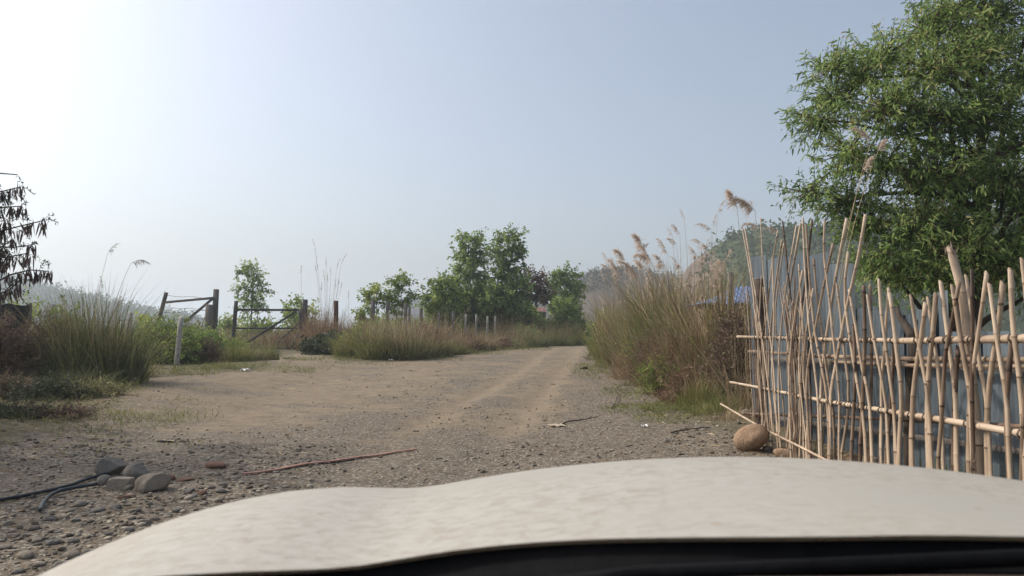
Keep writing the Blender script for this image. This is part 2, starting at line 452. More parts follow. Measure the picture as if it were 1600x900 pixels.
def earth_mat():
    """dry track: tan dust, grey gravel, brown earth; 'dust' and 'litter' say which lies where"""
    m, n, l, b = new_mat("dry_earth")
    tc = n.new("ShaderNodeTexCoord")
    def nz(scale, det=6, rough=.6):
        x = n.new("ShaderNodeTexNoise"); x.inputs["Scale"].default_value = scale; x.inputs["Detail"].default_value = det
        x.inputs["Roughness"].default_value = rough; l.new(tc.outputs["Object"], x.inputs[0]); return x
    big, midn, fine = nz(.55, 7, .65), nz(3.2, 7, .7), nz(38, 5, .7)
    dust = n.new("ShaderNodeAttribute"); dust.attribute_name = "dust"
    litt = n.new("ShaderNodeAttribute"); litt.attribute_name = "litter"
    def mul_add(a, k, c):
        x = n.new("ShaderNodeMath"); x.operation = 'MULTIPLY_ADD'; l.new(a, x.inputs[0]); x.inputs[1].default_value = k
        if isinstance(c, float): x.inputs[2].default_value = c
        else: l.new(c, x.inputs[2])
        return x.outputs[0]
    def mixc(f, a, c):
        x = n.new("ShaderNodeMixRGB"); l.new(f, x.inputs[0])
        for i, k in ((1, a), (2, c)):
            if isinstance(k, tuple): x.inputs[i].default_value = (*k, 1)
            else: l.new(k, x.inputs[i])
        return x.outputs[0]
    # gravel cells
    vo = n.new("ShaderNodeTexVoronoi"); vo.inputs["Scale"].default_value = 26; l.new(tc.outputs["Object"], vo.inputs[0])
    vr = n.new("ShaderNodeTexVoronoi"); vr.inputs["Scale"].default_value = 70; l.new(tc.outputs["Object"], vr.inputs[0])
    hs = n.new("ShaderNodeSeparateColor"); l.new(vo.outputs["Color"], hs.inputs[0])
    grv = ramp(n, [(0, (.075, .066, .054)), (.5, (.155, .136, .108)), (1, (.28, .248, .20))]); l.new(hs.outputs[0], grv.inputs[0])
    ed = ramp(n, [(.0, (1, 1, 1)), (.42, (1, 1, 1)), (.62, (0, 0, 0))]); l.new(vo.outputs["Distance"], ed.inputs[0])
    soil = ramp(n, [(.3, (.078, .059, .041)), (.5, (.128, .099, .070)), (.7, (.18, .145, .105))]); l.new(mul_add(midn.outputs[0], .7, mul_add(fine.outputs[0], .3, 0.0)), soil.inputs[0])
    tan = ramp(n, [(.3, (.14, .110, .075)), (.55, (.21, .168, .117)), (.75, (.27, .222, .16))]); l.new(mul_add(midn.outputs[0], .6, mul_add(fine.outputs[0], .4, 0.0)), tan.inputs[0])
    gm = mixc(ed.outputs[0], soil.outputs[0], grv.outputs[0])
    f1 = n.new("ShaderNodeMath"); f1.operation = 'ADD'; l.new(dust.outputs["Fac"], f1.inputs[0]); l.new(mul_add(big.outputs[0], 2.3, -1.16), f1.inputs[1])
    f2 = n.new("ShaderNodeMath"); f2.operation = 'ADD'; l.new(f1.outputs[0], f2.inputs[0]); l.new(mul_add(midn.outputs[0], .8, -.4), f2.inputs[1])
    fr = ramp(n, [(.32, (0, 0, 0)), (.68, (1, 1, 1))]); l.new(f2.outputs[0], fr.inputs[0])
    base = mixc(fr.outputs[0], gm, tan.outputs[0])
    lit = ramp(n, [(.35, (.075, .06, .042)), (.55, (.12, .105, .062)), (.75, (.19, .16, .10))]); l.new(fine.outputs[0], lit.inputs[0])
    f3 = n.new("ShaderNodeMath"); f3.operation = 'ADD'; l.new(litt.outputs["Fac"], f3.inputs[0]); l.new(mul_add(midn.outputs[0], .9, -.45), f3.inputs[1])
    f3r = ramp(n, [(.35, (0, 0, 0)), (.65, (1, 1, 1))]); l.new(f3.outputs[0], f3r.inputs[0])
    col = mixc(f3r.outputs[0], base, lit.outputs[0])
    hv = n.new("ShaderNodeHueSaturation"); hv.inputs["Value"].default_value = 1.18; hv.inputs["Saturation"].default_value = 1.0; l.new(col, hv.inputs["Color"])
    l.new(hv.outputs[0], b.inputs["Base Color"])
    b.inputs["Roughness"].default_value = .95; b.inputs["Specular IOR Level"].default_value = .15
    hh = mul_add(vo.outputs["Distance"], -.5, mul_add(vr.outputs["Distance"], -.25, mul_add(fine.outputs[0], .5, midn.outputs[0])))
    bp = n.new("ShaderNodeBump"); bp.inputs["Strength"].default_value = .75; bp.inputs["Distance"].default_value = .03
    l.new(hh, bp.inputs["Height"]); l.new(bp.outputs[0], b.inputs["Normal"])
    return m
M['earth'] = earth_mat()

# ------------------------------------------------------------ terrain: ground sheet and dirt road
edge_px = [(176, 655), (190, 600), (300, 588), (430, 582), (455, 556), (480, 552), (520, 565), (600, 568), (690, 560), (790, 548), (862, 541)]
road_left = [G(*e)[:2] for e in edge_px]
edge_r = [(938, 548), (925, 565), (955, 590), (1000, 620), (1060, 660), (1120, 690), (1185, 712)]
road_right = [G(*e)[:2] for e in edge_r]
road_poly = np.array([(-5.5, -25), (-5.2, 5.0)] + [tuple(p) for p in road_left] + [(9.5, 78), (19, 92), (25, 90), (14, 74)] + [tuple(p) for p in road_right] + [(3.2, 8.0), (3.4, -25)])

def inside(poly, x, y):
    r = np.zeros(x.shape, bool); n = len(poly)
    for i in range(n):
        x1, y1 = poly[i]; x2, y2 = poly[(i + 1) % n]
        c = ((y1 > y) != (y2 > y)) & (x < (x2 - x1) * (y - y1) / (y2 - y1 + 1e-12) + x1)
        r ^= c
    return r

def poly_dist(poly, x, y):
    d = np.full(x.shape, 1e9); n = len(poly)
    for i in range(n):
        a = np.array(poly[i]); b = np.array(poly[(i + 1) % n]); ab = b - a
        t = np.clip(((x - a[0]) * ab[0] + (y - a[1]) * ab[1]) / (ab @ ab + 1e-12), 0, 1)
        d = np.minimum(d, np.hypot(x - a[0] - t * ab[0], y - a[1] - t * ab[1]))
    return np.where(inside(poly, x, y), -d, d)

def build_ground():
    ang = np.concatenate([np.linspace(-50, 50, 400, endpoint=False), np.linspace(50, 310, 130, endpoint=False)])
    ang = np.radians(ang); na = len(ang)
    rad = np.concatenate([[0.0], np.geomspace(0.4, 4.0, 40, endpoint=False), np.geomspace(4.0, 70, 330, endpoint=False), np.geomspace(70, 3000, 90)])
    x = rad[:, None] * np.sin(ang)[None]; y = rad[:, None] * np.cos(ang)[None]
    z = H(x, y)
    sd = poly_dist(road_poly, x, y)
    nr = len(rad)
    i = np.arange(nr - 1)[:, None] * na; j = np.arange(na)[None]; k = (j + 1) % na
    q = np.stack([i + j, i + k, i + na + k, i + na + j], -1).reshape(-1, 4)
    V = np.stack([x, y, z], -1).reshape(-1, 3)
    sdv = sd.ravel() + (fbm(x, y, 1.2, 41).ravel() - .5) * .8
    dm = x - road_mid(y)
    dust = 0.36 + 0.52 * (np.exp(-((dm + 1.15) / .38) ** 2) + np.exp(-((dm - .35) / .38) ** 2)) * sstep(6, 14, y)
    dust = dust + 0.32 * sstep(-1.5, -4.5, dm) * sstep(9, 14, y)               # the dusty apron before the gates
    dust = dust - 0.42 * sstep(1.0, 2.2, dm) * sstep(40, 22, y)
    dust = dust - 0.30 * sstep(13.5, 9, y) - 0.35 * sstep(-2, -4, x) * sstep(11.5, 9, y) + .25 * sstep(30, 50, y)
    lit = sstep(-0.3, 1.2, sdv)
    dust = dust.ravel()
    road_f = (sdv[q].mean(1) < 0)
    for name, sel in (("ground", ~road_f), ("dirt_road", road_f)):
        f = q[sel]; used, inv = np.unique(f, return_inverse=True)
        mb = MB(); mb.add(V[used], inv.reshape(-1, 4))
        me = mb.mesh(name, True)
        for an, arr in (("dust", dust), ("litter", lit)):
            a = me.attributes.new(an, 'FLOAT', 'POINT'); a.data.foreach_set("value", arr[used].astype(np.float32))
        obj(name, me, M['earth'], kind='structure')
build_ground()

# ------------------------------------------------------------ hills
def hill(name, D, depth, prof, mat_cols, lump=0.0, base=-6.0, scale=30, scar=None):
    """a ridge whose skyline follows the profile, with real depth before and behind"""
    prof = np.array(prof, float)
    px = np.linspace(prof[0, 0], prof[-1, 0], 220)
    top = np.interp(px, prof[:, 0], prof[:, 1])
    xs = (px - 800) / F * D
    zt = 1.5 + (520 - top) / F * D
    t = np.linspace(-1, 1, 46)
    shape = np.cos(np.clip(t, -1, 1) * np.pi / 2) ** 1.15
    X = xs[None] * np.ones((46, 1)); Y = D + t[:, None] * depth * np.ones((1, 220))
    end = sstep(0, .10, np.linspace(0, 1, 220)) * sstep(1, .90, np.linspace(0, 1, 220))
    Z = base + (zt[None] - base) * shape[:, None]
    Z = Z + (fbm(X, Y, scale, 5) - .5) * scale * .22 * shape[:, None] + (fbm(X, Y, 9, 8) - .5) * lump
    i = np.arange(45)[:, None] * 220; j = np.arange(219)[None]
    q = np.stack([i + j, i + j + 1, i + 221 + j, i + 220 + j], -1).reshape(-1, 4)
    sc_ = .5
    if scar:
        u = X / Y * F + 800 + (fbm(X, Y, 14, 3) - .5) * 40 + (Z - 20) * .6
        sc_ = (.35 + .6 * sstep(scar[1] + 6, scar[1] - 6, u) * sstep(scar[0] - 8, scar[0] + 8, u)).ravel()
    mb = MB(); mb.add(np.stack([X, Y, Z], -1).reshape(-1, 3), q, sc_)
    m = rough_mat(name + "_surface", mat_cols[0], mat_cols[1], mat_cols[3], .95, .5, tint_amt=.8 if scar else 0, c3=mat_cols[2])
    obj(name, mb, m, kind='structure', smooth=True)
    return X, Y, Z

def hill_scrub(name, X, Y, Z, n, size, mat, mask=None, hz=1.0):
    """low foliage growing all over a slope, far too much of it to count"""
    mb = MB(); r = np.random.default_rng(5)
    h, w = X.shape
    a = r.uniform(0, h * .6, n); b = r.uniform(0, w - 1.001, n)
    i = a.astype(int); j = b.astype(int); fa = a - i; fb = b - j
    g = lambda A: A[i, j]*(1-fa)*(1-fb) + A[i+1, j]*fa*(1-fb) + A[i, j+1]*(1-fa)*fb + A[i+1, j+1]*fa*fb
    c = np.stack([g(X), g(Y), g(Z)], -1)
    dens = fbm(c[:, 0], c[:, 1], size * 14, 77)
    keep = dens > .42 if mask is None else mask(c, dens)
    c = c[keep]; n = len(c)
    s = size * r.uniform(.5, 1.5, n)
    lift = np.abs(r.normal(0, .9, n)) * size * hz
    c[:, 2] += lift
    k = 4
    C4 = np.repeat(c, k, 0) + r.normal(0, .5, (n * k, 3)) * np.repeat(s, k)[:, None]
    leaf_quads(mb, C4, norm(r.normal(size=(n * k, 3))), np.repeat(s, k) * .9, .55, np.clip(np.repeat(dens[keep], k) + r.normal(0, .2, n * k), 0, 1), r)
    obj(name, mb, mat, kind='stuff')

def leaf_quads(mb, c, d, L, asp, tint, r, droop=0.0, six=False):
    """leaves: base c, direction d, length L; folded diamonds or six-point lance shapes"""
    n = len(c); d = norm(d)
    s = norm(np.cross(d, r.normal(size=(n, 3)))); u = np.cross(s, d)
    L = np.broadcast_to(np.asarray(L, float), (n,))[:, None]
    w = L * asp
    if not six:
        v = np.stack([c, c + d*L*.5 + s*w*.5 + u*w*.12, c + d*L - np.array([0, 0, 1]) * L * droop, c + d*L*.5 - s*w*.5 + u*w*.12], 1)
        mb.add(v.reshape(-1, 3), np.arange(n * 4).reshape(-1, 4), np.repeat(tint, 4))
    else:
        dz = np.array([0, 0, 1.0]) * L * droop
        v = np.stack([c, c + d*L*.33 + s*w*.5, c + d*L*.33 - s*w*.5, c + d*L*.68 + s*w*.4 - dz*.35, c + d*L*.68 - s*w*.4 - dz*.35, c + d*L - dz], 1)
        b = np.arange(n)[:, None] * 6
        mb.add(v.reshape(-1, 3), [b + np.array([[0, 1, 2]]), b + np.array([[1, 3, 4, 2]]), b + np.array([[3, 5, 4]])], np.repeat(tint, 6))

A = hill("far_hill", 470, 120, [(-420, 425), (-200, 405), (0, 434), (52, 449), (90, 460), (132, 470), (165, 479), (200, 483), (240, 492), (290, 498), (340, 516)], [(.015, .024, .012), (.026, .038, .018), (.04, .052, .026), .03], 6)
hill_scrub("far_hill_wood", *A, 14000, 1.9, M['hillscrub'])
A = hill("layered_hill", 420, 70, [(560, 515), (600, 500), (622, 468), (642, 461), (690, 461), (760, 455), (830, 462), (900, 500)], [(.06, .062, .065), (.09, .09, .09), (.12, .115, .11), .05], 2)
A = hill("spoil_mound", 260, 60, [(850, 520), (880, 470), (905, 441), (925, 433), (945, 430), (985, 428), (1050, 440), (1110, 470), (1160, 520)], [(.055, .048, .038), (.085, .072, .056), (.115, .098, .076), .12], 1.5)
hill_scrub("mound_scrub", *A, 5200, .9, M['drysscrub'])
A = hill("forest_hill", 210, 60, [(1020, 510), (1060, 455), (1085, 420), (1105, 400), (1135, 380), (1180, 373), (1260, 368), (1400, 345), (1600, 340), (1900, 360), (2100, 420)], [(.045, .06, .025), (.08, .095, .04), (.145, .112, .09), .15], 1.2, scar=(1040, 1112))
hill_scrub("hillside_wood", *A, 9500, 1.25, M['hillscrub'], mask=lambda c, d: (c[:, 0] / c[:, 1] * F + 800 > 1112 + (d - .5) * 120))

# ------------------------------------------------------------ plants
def blades(mb, base, h, lean_dir, lean, width, tint, r, seg=4, curl=.35):
    """grass blades: tapering ribbons that bend over"""
    n = len(base)
    lean_dir = norm(np.concatenate([lean_dir, np.zeros((n, 1))], 1))
    tw = r.uniform(0, np.pi, n)
    side = np.stack([np.cos(tw), np.sin(tw), np.zeros(n)], -1)
    V = []
    for k in range(seg + 1):
        t = k / seg
        off = lean_dir * (h * (lean * t + curl * lean * 1.6 * t ** 2.4))[:, None]
        up = np.stack([np.zeros(n), np.zeros(n), h * (t - .25 * curl * (1 + lean) * t ** 3)], -1)
        w = width * (1 - t) ** .7 * (.65 + .35 * min(1, t * 4)) + width * .04
        p = base + off + up
        V += [p - side * w[:, None] * .5, p + side * w[:, None] * .5]
    V = np.stack(V, 1)
    idx = np.arange(n)[:, None] * (2 * (seg + 1))
    fs = np.concatenate([idx + np.array([[2*k, 2*k+1, 2*k+3, 2*k+2]]) for k in range(seg)])
    mb.add(V.reshape(-1, 3), fs, np.repeat(tint, 2 * (seg + 1)))

def scatter_disc(cx, cy, rx, ry, n, r, power=.6):
    a = r.uniform(0, 2*np.pi, n); q = r.uniform(0, 1, n) ** power
    return cx + np.cos(a) * q * rx, cy + np.sin(a) * q * ry

def plume_on(parent, base, tip, root, mat, r, n=150, hair=.16, stalk_r=.006, droop=1.0, name='plume'):
    """one flowering stem: a thin stalk from the ground and its feathery head"""
    base, tip, root = (np.asarray(a, float) for a in (base, tip, root))
    t = np.linspace(0, 1, 10)[:, None]
    c0 = root + (base - root) * np.array([.25, .25, .6])
    st = root * (1-t)**2 + 2 * c0 * t * (1-t) + base * t**2
    mb = MB(); tube(mb, st, np.linspace(stalk_r, stalk_r * .5, 10), 5, r.uniform(.2, .9))
    s = obj('stalk', mb, M['stalk'], parent, True)
    ax = tip - base; L = np.linalg.norm(ax)
    mb = MB()
    q = r.uniform(0, 1, n) ** .9
    lift = np.array([0, 0, 1.0]) * L * .18
    pos = base + ax * q[:, None] + lift * (np.sin(q * np.pi))[:, None]
    d = norm(ax)[None] * 1.0 + r.normal(0, .33, (n, 3)) + np.array([0, 0, -1.0]) * droop * r.uniform(.2, .9, (n, 1))
    ln = hair * (1.15 - q * .75) * r.uniform(.5, 1.2, n)
    leaf_quads(mb, pos, d, ln, .085, r.uniform(0, 1, n), r, droop=.25 * droop)
    arch = np.stack([base + ax * k + lift * math.sin(k * math.pi) for k in np.linspace(0, 1, 7)])
    tube(mb, arch, np.linspace(stalk_r * .5, stalk_r * .2, 7), 4, .3)
    obj(name, mb, mat, s, kind='stuff')
    return s

def grass_clump(label, cx, cy, rx, ry, h, n, width, mat, lean=.35, cat='tall grass', name='grass_clump', group=None, curl=.35, seed=0, stems=0, stem_mat=None, plumes=(), extra=None, tshift=0.0):
    r = np.random.default_rng(seed + 100)
    z = float(H(cx, cy))
    t = thing(name, label, cat, (cx, cy, z), group)
    x, y = scatter_disc(cx, cy, rx * .95, ry * .95, n, r, .55)
    base = np.stack([x, y, H(x, y) - .02], -1)
    out = np.stack([(x - cx) / rx, (y - cy) / ry], -1) + r.normal(0, .95, (n, 2))
    e = np.hypot((x - cx) / rx, (y - cy) / ry)
    hh = h * r.uniform(.12, 1.05, n) ** .8 * (1.08 - .62 * e) * (.7 + .6 * noise(x, y, .45, seed + 7))
    mb = MB()
    patch = noise(x, y, .35, seed)
    blades(mb, base, hh, out, np.minimum(np.abs(r.normal(lean * .5, lean * .5, n)) + .03 + (r.uniform(0, 1, n) < .10) * r.uniform(.2, .8, n), 1.1), width * r.uniform(.6, 1.3, n), np.clip(.62 * r.uniform(0, 1, n) + .45 * patch - .05 + tshift, 0, 1), r, curl=curl)
    obj('blade_mass', mb, mat, t, kind='stuff')
    if stems:
        x, y = scatter_disc(cx, cy, rx * .75, ry * .75, stems, r)
        mb = MB()
        out = np.stack([(x - cx) / rx, (y - cy) / ry], -1) * .6 + r.normal(0, .6, (stems, 2))
        blades(mb, np.stack([x, y, H(x, y)], -1), h * r.uniform(.6, 1.12, stems), out, np.abs(r.normal(.2, .2, stems)), np.full(stems, width * .75), r.uniform(0, 1, stems), r, curl=.2)
        obj('stem_mass', mb, stem_mat or M['blade_dry'], t, kind='stuff')
    if extra: extra(t, r)
    for (pb, pt, root, pm, nn, hair, sr, dr) in plumes:
        plume_on(t, pb, pt, root, M[pm], r, nn, hair, sr, dr)
    return t

def tree(name, label, base, height_pts, lobes, n_spray, per, leaf, asp, mat, cat='tree', spray=.6, trunk_r=.1, seed=0, droop=.3, six=False, group=None, bark='bark', stems=None, updir=.25, shell=.5, tshift=0.0):
    """tapered trunk, a limb into every clump of the crown, twigs, and leaves set along the twigs"""
    r = np.random.default_rng(seed + 500)
    base = np.asarray(base, float)
    t = thing(name, label, cat, base, group)
    top = np.asarray(height_pts, float)
    lobes = np.array(lobes, float)
    mb = MB()
    tr = wobble(base - np.array([0, 0, .15]), top, 12, np.linalg.norm(top - base) * .018, seed)
    tube(mb, tr, np.linspace(trunk_r, trunk_r * .16, 12), 9, .5)
    if stems:
        for s in stems:
            q = wobble(base + np.array([r.normal(0, trunk_r), r.normal(0, trunk_r), -.15]), s, 9, np.linalg.norm(np.asarray(s) - base) * .03)
            tube(mb, q, np.linspace(trunk_r * .75, trunk_r * .15, 9), 7, .5)
    obj('trunk', mb, M[bark], t, True)
    vol = lobes[:, 3] * lobes[:, 4] * lobes[:, 5]; pr = vol ** .75; pr /= pr.sum()
    leafmb = MB(); twmb = MB()
    all_c = []; all_d = []; all_L = []; all_t = []
    for li, lb in enumerate(lobes):
        c = lb[:3]; rad = lb[3:6]
        zt = np.clip((c[2] - rad[2] * .7 - base[2]) / max(top[2] - base[2], .1), .12, .93)
        s0 = tr[int(zt * 11)]
        bm = MB()
        bl = wobble(s0, c, 7, np.linalg.norm(c - s0) * .06)
        tube(bm, bl, np.linspace(trunk_r * .42 * (1.1 - zt * .6), trunk_r * .10, 7), 6, .5)
        obj('branch', bm, M[bark], t, True)
        ns = max(3, int(n_spray * pr[li]))
        dv = norm(r.normal(size=(ns, 3)))
        rr = r.uniform(shell, 1.0, ns) ** .7
        org = c + dv * rad * rr[:, None] * .82
        ax = norm(dv * np.array([1, 1, .7]) + r.normal(0, .45, (ns, 3)) + np.array([0, 0, updir]))
        ln = spray * r.uniform(.6, 1.25, ns)
        lobe_t = r.uniform(-.16, .16)
        for k in range(ns):
            st = c + (org[k] - c) * r.uniform(.05, .35)
            e = org[k] + ax[k] * ln[k] - np.array([0, 0, droop * ln[k] * .4])
            m = org[k] + r.normal(0, .03, 3)
            tube(twmb, np.stack([st, m, e]), [trunk_r * .05 + .003, trunk_r * .03 + .003, .002], 3, .5, cap=False)
            q = r.uniform(.0, 1.0, per)
            pos = np.where(q[:, None] < .3, st + (m - st) * (q / .3)[:, None], m + (e - m) * ((q - .3) / .7)[:, None])
            pos = pos + r.normal(0, leaf * .35, (per, 3))
            d = ax[k] * .6 + r.normal(0, .55, (per, 3)) + np.array([0, 0, -droop])
            all_c.append(pos); all_d.append(d); all_L.append(leaf * r.uniform(.55, 1.25, per))
            all_t.append(np.clip(r.uniform(.2, .7) + lobe_t + tshift + r.normal(0, .16, per), 0, 1))
    leaf_quads(leafmb, np.concatenate(all_c), np.concatenate(all_d), np.concatenate(all_L), asp, np.concatenate(all_t), r, droop=droop * .5, six=six)
    obj('twig_mass', twmb, M['twig'], t, kind='stuff')
    obj('leaf_mass', leafmb, mat, t, kind='stuff')
    return t

def lobe(px, py, Y, rpx, rpy, dY=0.0, ry=None):
    p = P(px, py, Y); k = Y / F
    p[1] += dY
    return (*p, rpx * k, ry if ry else rpx * k, rpy * k)

def bush(name, label, px0, px1, ytop, Y, n_spray, per, leaf, asp, mat, seed=0, cat='bush', ybase=None, nl=6, spray=.35, depth=.8, group=None, droop=.15, bark='twig', tshift=0.0):
    r = np.random.default_rng(seed + 900)
    cx = (px0 + px1) / 2
    b = P(cx, 520, Y); b = on_ground(b[0], b[1])
    zt = P(cx, ytop, Y)[2]; h = zt - b[2]; w = (px1 - px0) / F * Y / 2
    lobes = []
    for k in range(nl):
        fx = (k + .5) / nl * 2 - 1 + r.normal(0, .1)
        hh = h * (1 - .35 * fx * fx) * r.uniform(.78, 1.0)
        rz = hh * r.uniform(.30, .42); rx = w * r.uniform(.28, .42)
        lobes.append((b[0] + fx * w * .72, b[1] + r.normal(0, depth * .4), b[2] + hh - rz, rx, depth * r.uniform(.5, .9), rz))
        if r.random() < .85:
            lobes.append((b[0] + fx * w * .8 + r.normal(0, .1), b[1] - depth * .3 + r.normal(0, depth * .3), b[2] + hh * .32, rx * 1.1, depth * .7, hh * .32))
    return tree(name, label, b, b + np.array([0, 0, h * .8]), lobes, n_spray, per, leaf, asp, mat, cat, spray, .022 * max(h, 1), seed, droop, group=group, bark=bark,
                stems=[b + np.array([r.normal(0, w * .5), r.normal(0, .2), h * .6]) for _ in range(3)], shell=.25, tshift=tshift)
# ------------------------------------------------------------ bamboo fence on the right
FX = lambda Y: 4.09 - 0.08 * Y                      # the fence stands on this line
FDIR = norm(np.array([-0.08, 1.0, 0])); FNOR = np.array([-1.0, -0.08, 0]); FNOR = norm(FNOR)

def on_fence(px, py, off=0.0):
    d = ray(px, py)
    t = (4.09 - off) / (d[0] + 0.08 * d[1])
    return EYE + d * t

fence_root = on_ground(FX(8.0), 8.0)
fence = thing("bamboo_fence", "pale bamboo picket fence of crossing slanted canes and long rails beside the track", "fence", fence_root)

def cane(name, pts, r0, r1, base_tint, parent, flat=1.0, node=.38, seed=0, sides=8, tip='cut', label=None):
    """a bamboo cane with swollen dark nodes; flat widens it towards its last point, as split cane"""
    r = np.random.default_rng(seed + 3000)
    pts = np.asarray(pts, float)
    seg = np.linalg.norm(np.diff(pts, axis=0), axis=1); s = np.concatenate([[0], np.cumsum(seg)]); L = s[-1]
    def smooth_at(q):
        return np.stack([np.interp(q, s, pts[:, k]) for k in range(3)], -1)
    ks = np.linspace(0, L, 60); cur = smooth_at(ks)
    for _ in range(10):
        cur[1:-1] = .25 * cur[:-2] + .5 * cur[1:-1] + .25 * cur[2:]
    qs = [(0.0, 1, 0), (L, 1, 0)]; p = r.uniform(.05, node)
    while p < L - .03:
        for dq, k, dk in ((-.013, 1.0, 0), (-.004, 1.08, 1), (.003, 1.09, 1), (.012, .98, 0)): qs.append((p + dq, k, dk))
        qs.append((p + node * .5, .96, 0)); p += node * r.uniform(.75, 1.2)
    qs = sorted(q for q in qs if 0 <= q[0] <= L)
    q = np.array([a[0] for a in qs]); kk = np.array([a[1] for a in qs]); dk = np.array([a[2] for a in qs])
    c = np.stack([np.interp(q, ks, cur[:, i]) for i in range(3)], -1)
    u = q / L
    rad = (r0 + (r1 - r0) * u) * kk
    fl = 1 + (flat - 1) * sstep(.45, 1, u)
    th = np.arange(sides) / sides * 2 * np.pi
    tg = norm(np.gradient(c, axis=0))
    if abs(tg[len(tg) // 2][2]) > .6:
        a = np.tile(FDIR, (len(q), 1)); b = np.tile(FNOR, (len(q), 1))
    else:
        a = norm(np.cross(tg, np.array([0, 0, 1.0]))); b = np.cross(tg, a)
    ring = c[:, None] + (np.cos(th)[None, :, None] * a[:, None] * (rad * fl)[:, None, None] + np.sin(th)[None, :, None] * b[:, None] * (rad / np.maximum(fl, 1) ** .8)[:, None, None])
    if tip == 'slant':                               # the top is cut on the slant
        ring[0] += np.cos(th)[:, None] * np.array([0, 0, 1.0]) * r0 * r.uniform(.6, 2.2)
    n = len(q)
    i = np.arange(n - 1)[:, None] * sides; j = np.arange(sides)[None]; k = (j + 1) % sides
    f = np.stack([i + j, i + k, i + sides + k, i + sides + j], -1).reshape(-1, 4)
    tint = base_tint + r.normal(0, .05, n) + .06 * np.sin(q * 3 + r.uniform(0, 6)) - .42 * dk * r.uniform(.2, 1, n)
    mb = MB()
    mb.add(ring.reshape(-1, 3), [f, np.arange(sides)[None, ::-1], (np.arange(sides) + (n - 1) * sides)[None]], np.repeat(tint, sides))
    return obj(name, mb, M['bamboo'], parent, True, label=label)

CANES = [  # places along each cane in the photograph's enlargement, top first; then colour and foot width
 ([(132,180),(185,480),(212,760),(232,900),(250,1050),(265,1320)], 0),
 ([(147,190),(200,520),(240,780),(262,960),(290,1150),(300,1340)], 0),
 ([(228,135),(240,400),(262,620),(285,800),(300,960),(318,1340)], 0),
 ([(318,205),(285,380),(265,600),(250,760),(245,900),(262,1150),(272,1320)], 0),
 ([(290,345),(295,500),(300,700),(285,900),(300,1100),(335,1330)], 0),
 ([(338,255),(310,450),(275,760),(268,1000),(300,1340)], 0),
 ([(350,270),(320,480),(300,650),(330,900),(345,1100),(365,1320)], 0),
 ([(343,155),(375,460),(392,620),(420,800),(440,960)], 2),
 ([(415,175),(378,390),(350,560),(325,800),(320,1000),(330,1330)], 0),
 ([(437,165),(405,350),(380,480),(362,700),(378,900),(385,1100),(360,1330)], 0),
 ([(448,135),(460,420),(480,700),(500,850),(520,1000)], 0),
 ([(465,180),(485,480),(510,740),(545,900),(565,1000)], 0),
 ([(497,145),(478,330),(440,620),(410,860),(400,1100),(405,1330)], 1),
 ([(427,380),(440,580),(455,780),(430,1000),(440,1200),(430,1350)], 0),
 ([(447,415),(420,560),(390,760),(375,960),(385,1340)], 0),
 ([(505,350),(515,480),(545,720),(560,850),(600,1100)], 0),
 ([(562,150),(555,330),(580,500),(610,800),(622,880),(640,1080),(635,1330)], 0),
 ([(605,275),(560,470),(520,680),(480,860),(465,1000),(480,1330)], 0),
 ([(677,145),(640,330),(600,560),(570,760),(545,950),(540,1200),(545,1380)], 0),
 ([(685,320),(660,520),(690,740),(720,930),(760,1150)], 0),
 ([(775,120),(740,330),(700,500),(660,680),(620,900),(590,1050),(585,1380)], 0),
 ([(625,480),(650,680),(665,860),(690,1000),(680,1200),(645,1370)], 0),
 ([(690,515),(735,760),(750,900),(775,980)], 0),
 ([(765,490),(772,700),(768,900),(757,1150),(745,1370)], 1),
 ([(800,490),(806,760),(805,1000),(798,1200),(793,1380)], 1),
 ([(785,545),(820,780),(850,930),(870,1020)], 0),
 ([(845,460),(852,600),(880,800),(900,960),(915,1050)], 0),
 ([(897,510),(880,700),(870,860),(855,1000),(860,1150),(850,1370)], 0),
 ([(902,530),(925,720),(945,900),(965,1030),(960,1150),(945,1400)], 0),
 ([(1012,550),(1045,750),(1070,900),(1090,990)], 0),
 ([(1100,560),(1130,760),(1150,900),(1165,1050)], 0),
 ([(1088,590),(1065,760),(1040,900),(1022,1050),(1012,1330)], 0),
 ([(1142,535),(1130,700),(1105,900),(1098,1050),(1095,1200),(1105,1440)], 0),
 ([(1167,472),(1190,640),(1218,860),(1240,980),(1245,1150)], 0),
 ([(1228,495),(1250,640),(1285,860),(1310,980)], 0),
 ([(1262,470),(1230,660),(1190,830),(1180,1000),(1170,1200),(1150,1420)], 1),
 ([(1300,445),(1340,700),(1370,900),(1400,1050)], 0),
 ([(1407,425),(1375,640),(1345,850),(1325,1000),(1310,1200),(1310,1450)], 0),
 ([(1420,480),(1450,700),(1475,880),(1500,1000)], 0),
 ([(1490,480),(1468,700),(1440,850),(1420,1000),(1405,1200),(1410,1450)], 0),
 ([(1530,410),(1540,700),(1570,900),(1590,1100)], 0),
 ([(1592,355),(1620,600),(1640,900),(1650,1300)], 0),
 ([(1258,820),(1245,960),(1238,1150),(1232,1400)], 2),
 ([(1535,780),(1515,1000),(1505,1150),(1525,1470)], 1),
 ([(712,700),(722,900),(715,1100),(700,1380)], 1),
 ([(925,760),(915,900),(905,1150),(878,1400)], 1),
 ([(1660,430),(1640,800),(1600,1150),(1590,1500)], 1),
 ([(1330,410),(1332,700),(1328,1000),(1335,1420)], 2),
]
rr = np.random.default_rng(77)
for k in range(26):                                   # thin canes crowded at the far end
    x = rr.uniform(150, 470); a = rr.uniform(-60, 60); y0 = rr.uniform(420, 620)
    CANES.append(([(x + a, y0), (x, 760), (x - a * .3, 960), (x - a * .1 + 20, 1150), (x + rr.uniform(-15, 25) + 15, 1345)], 0 if rr.random() < .75 else 1))
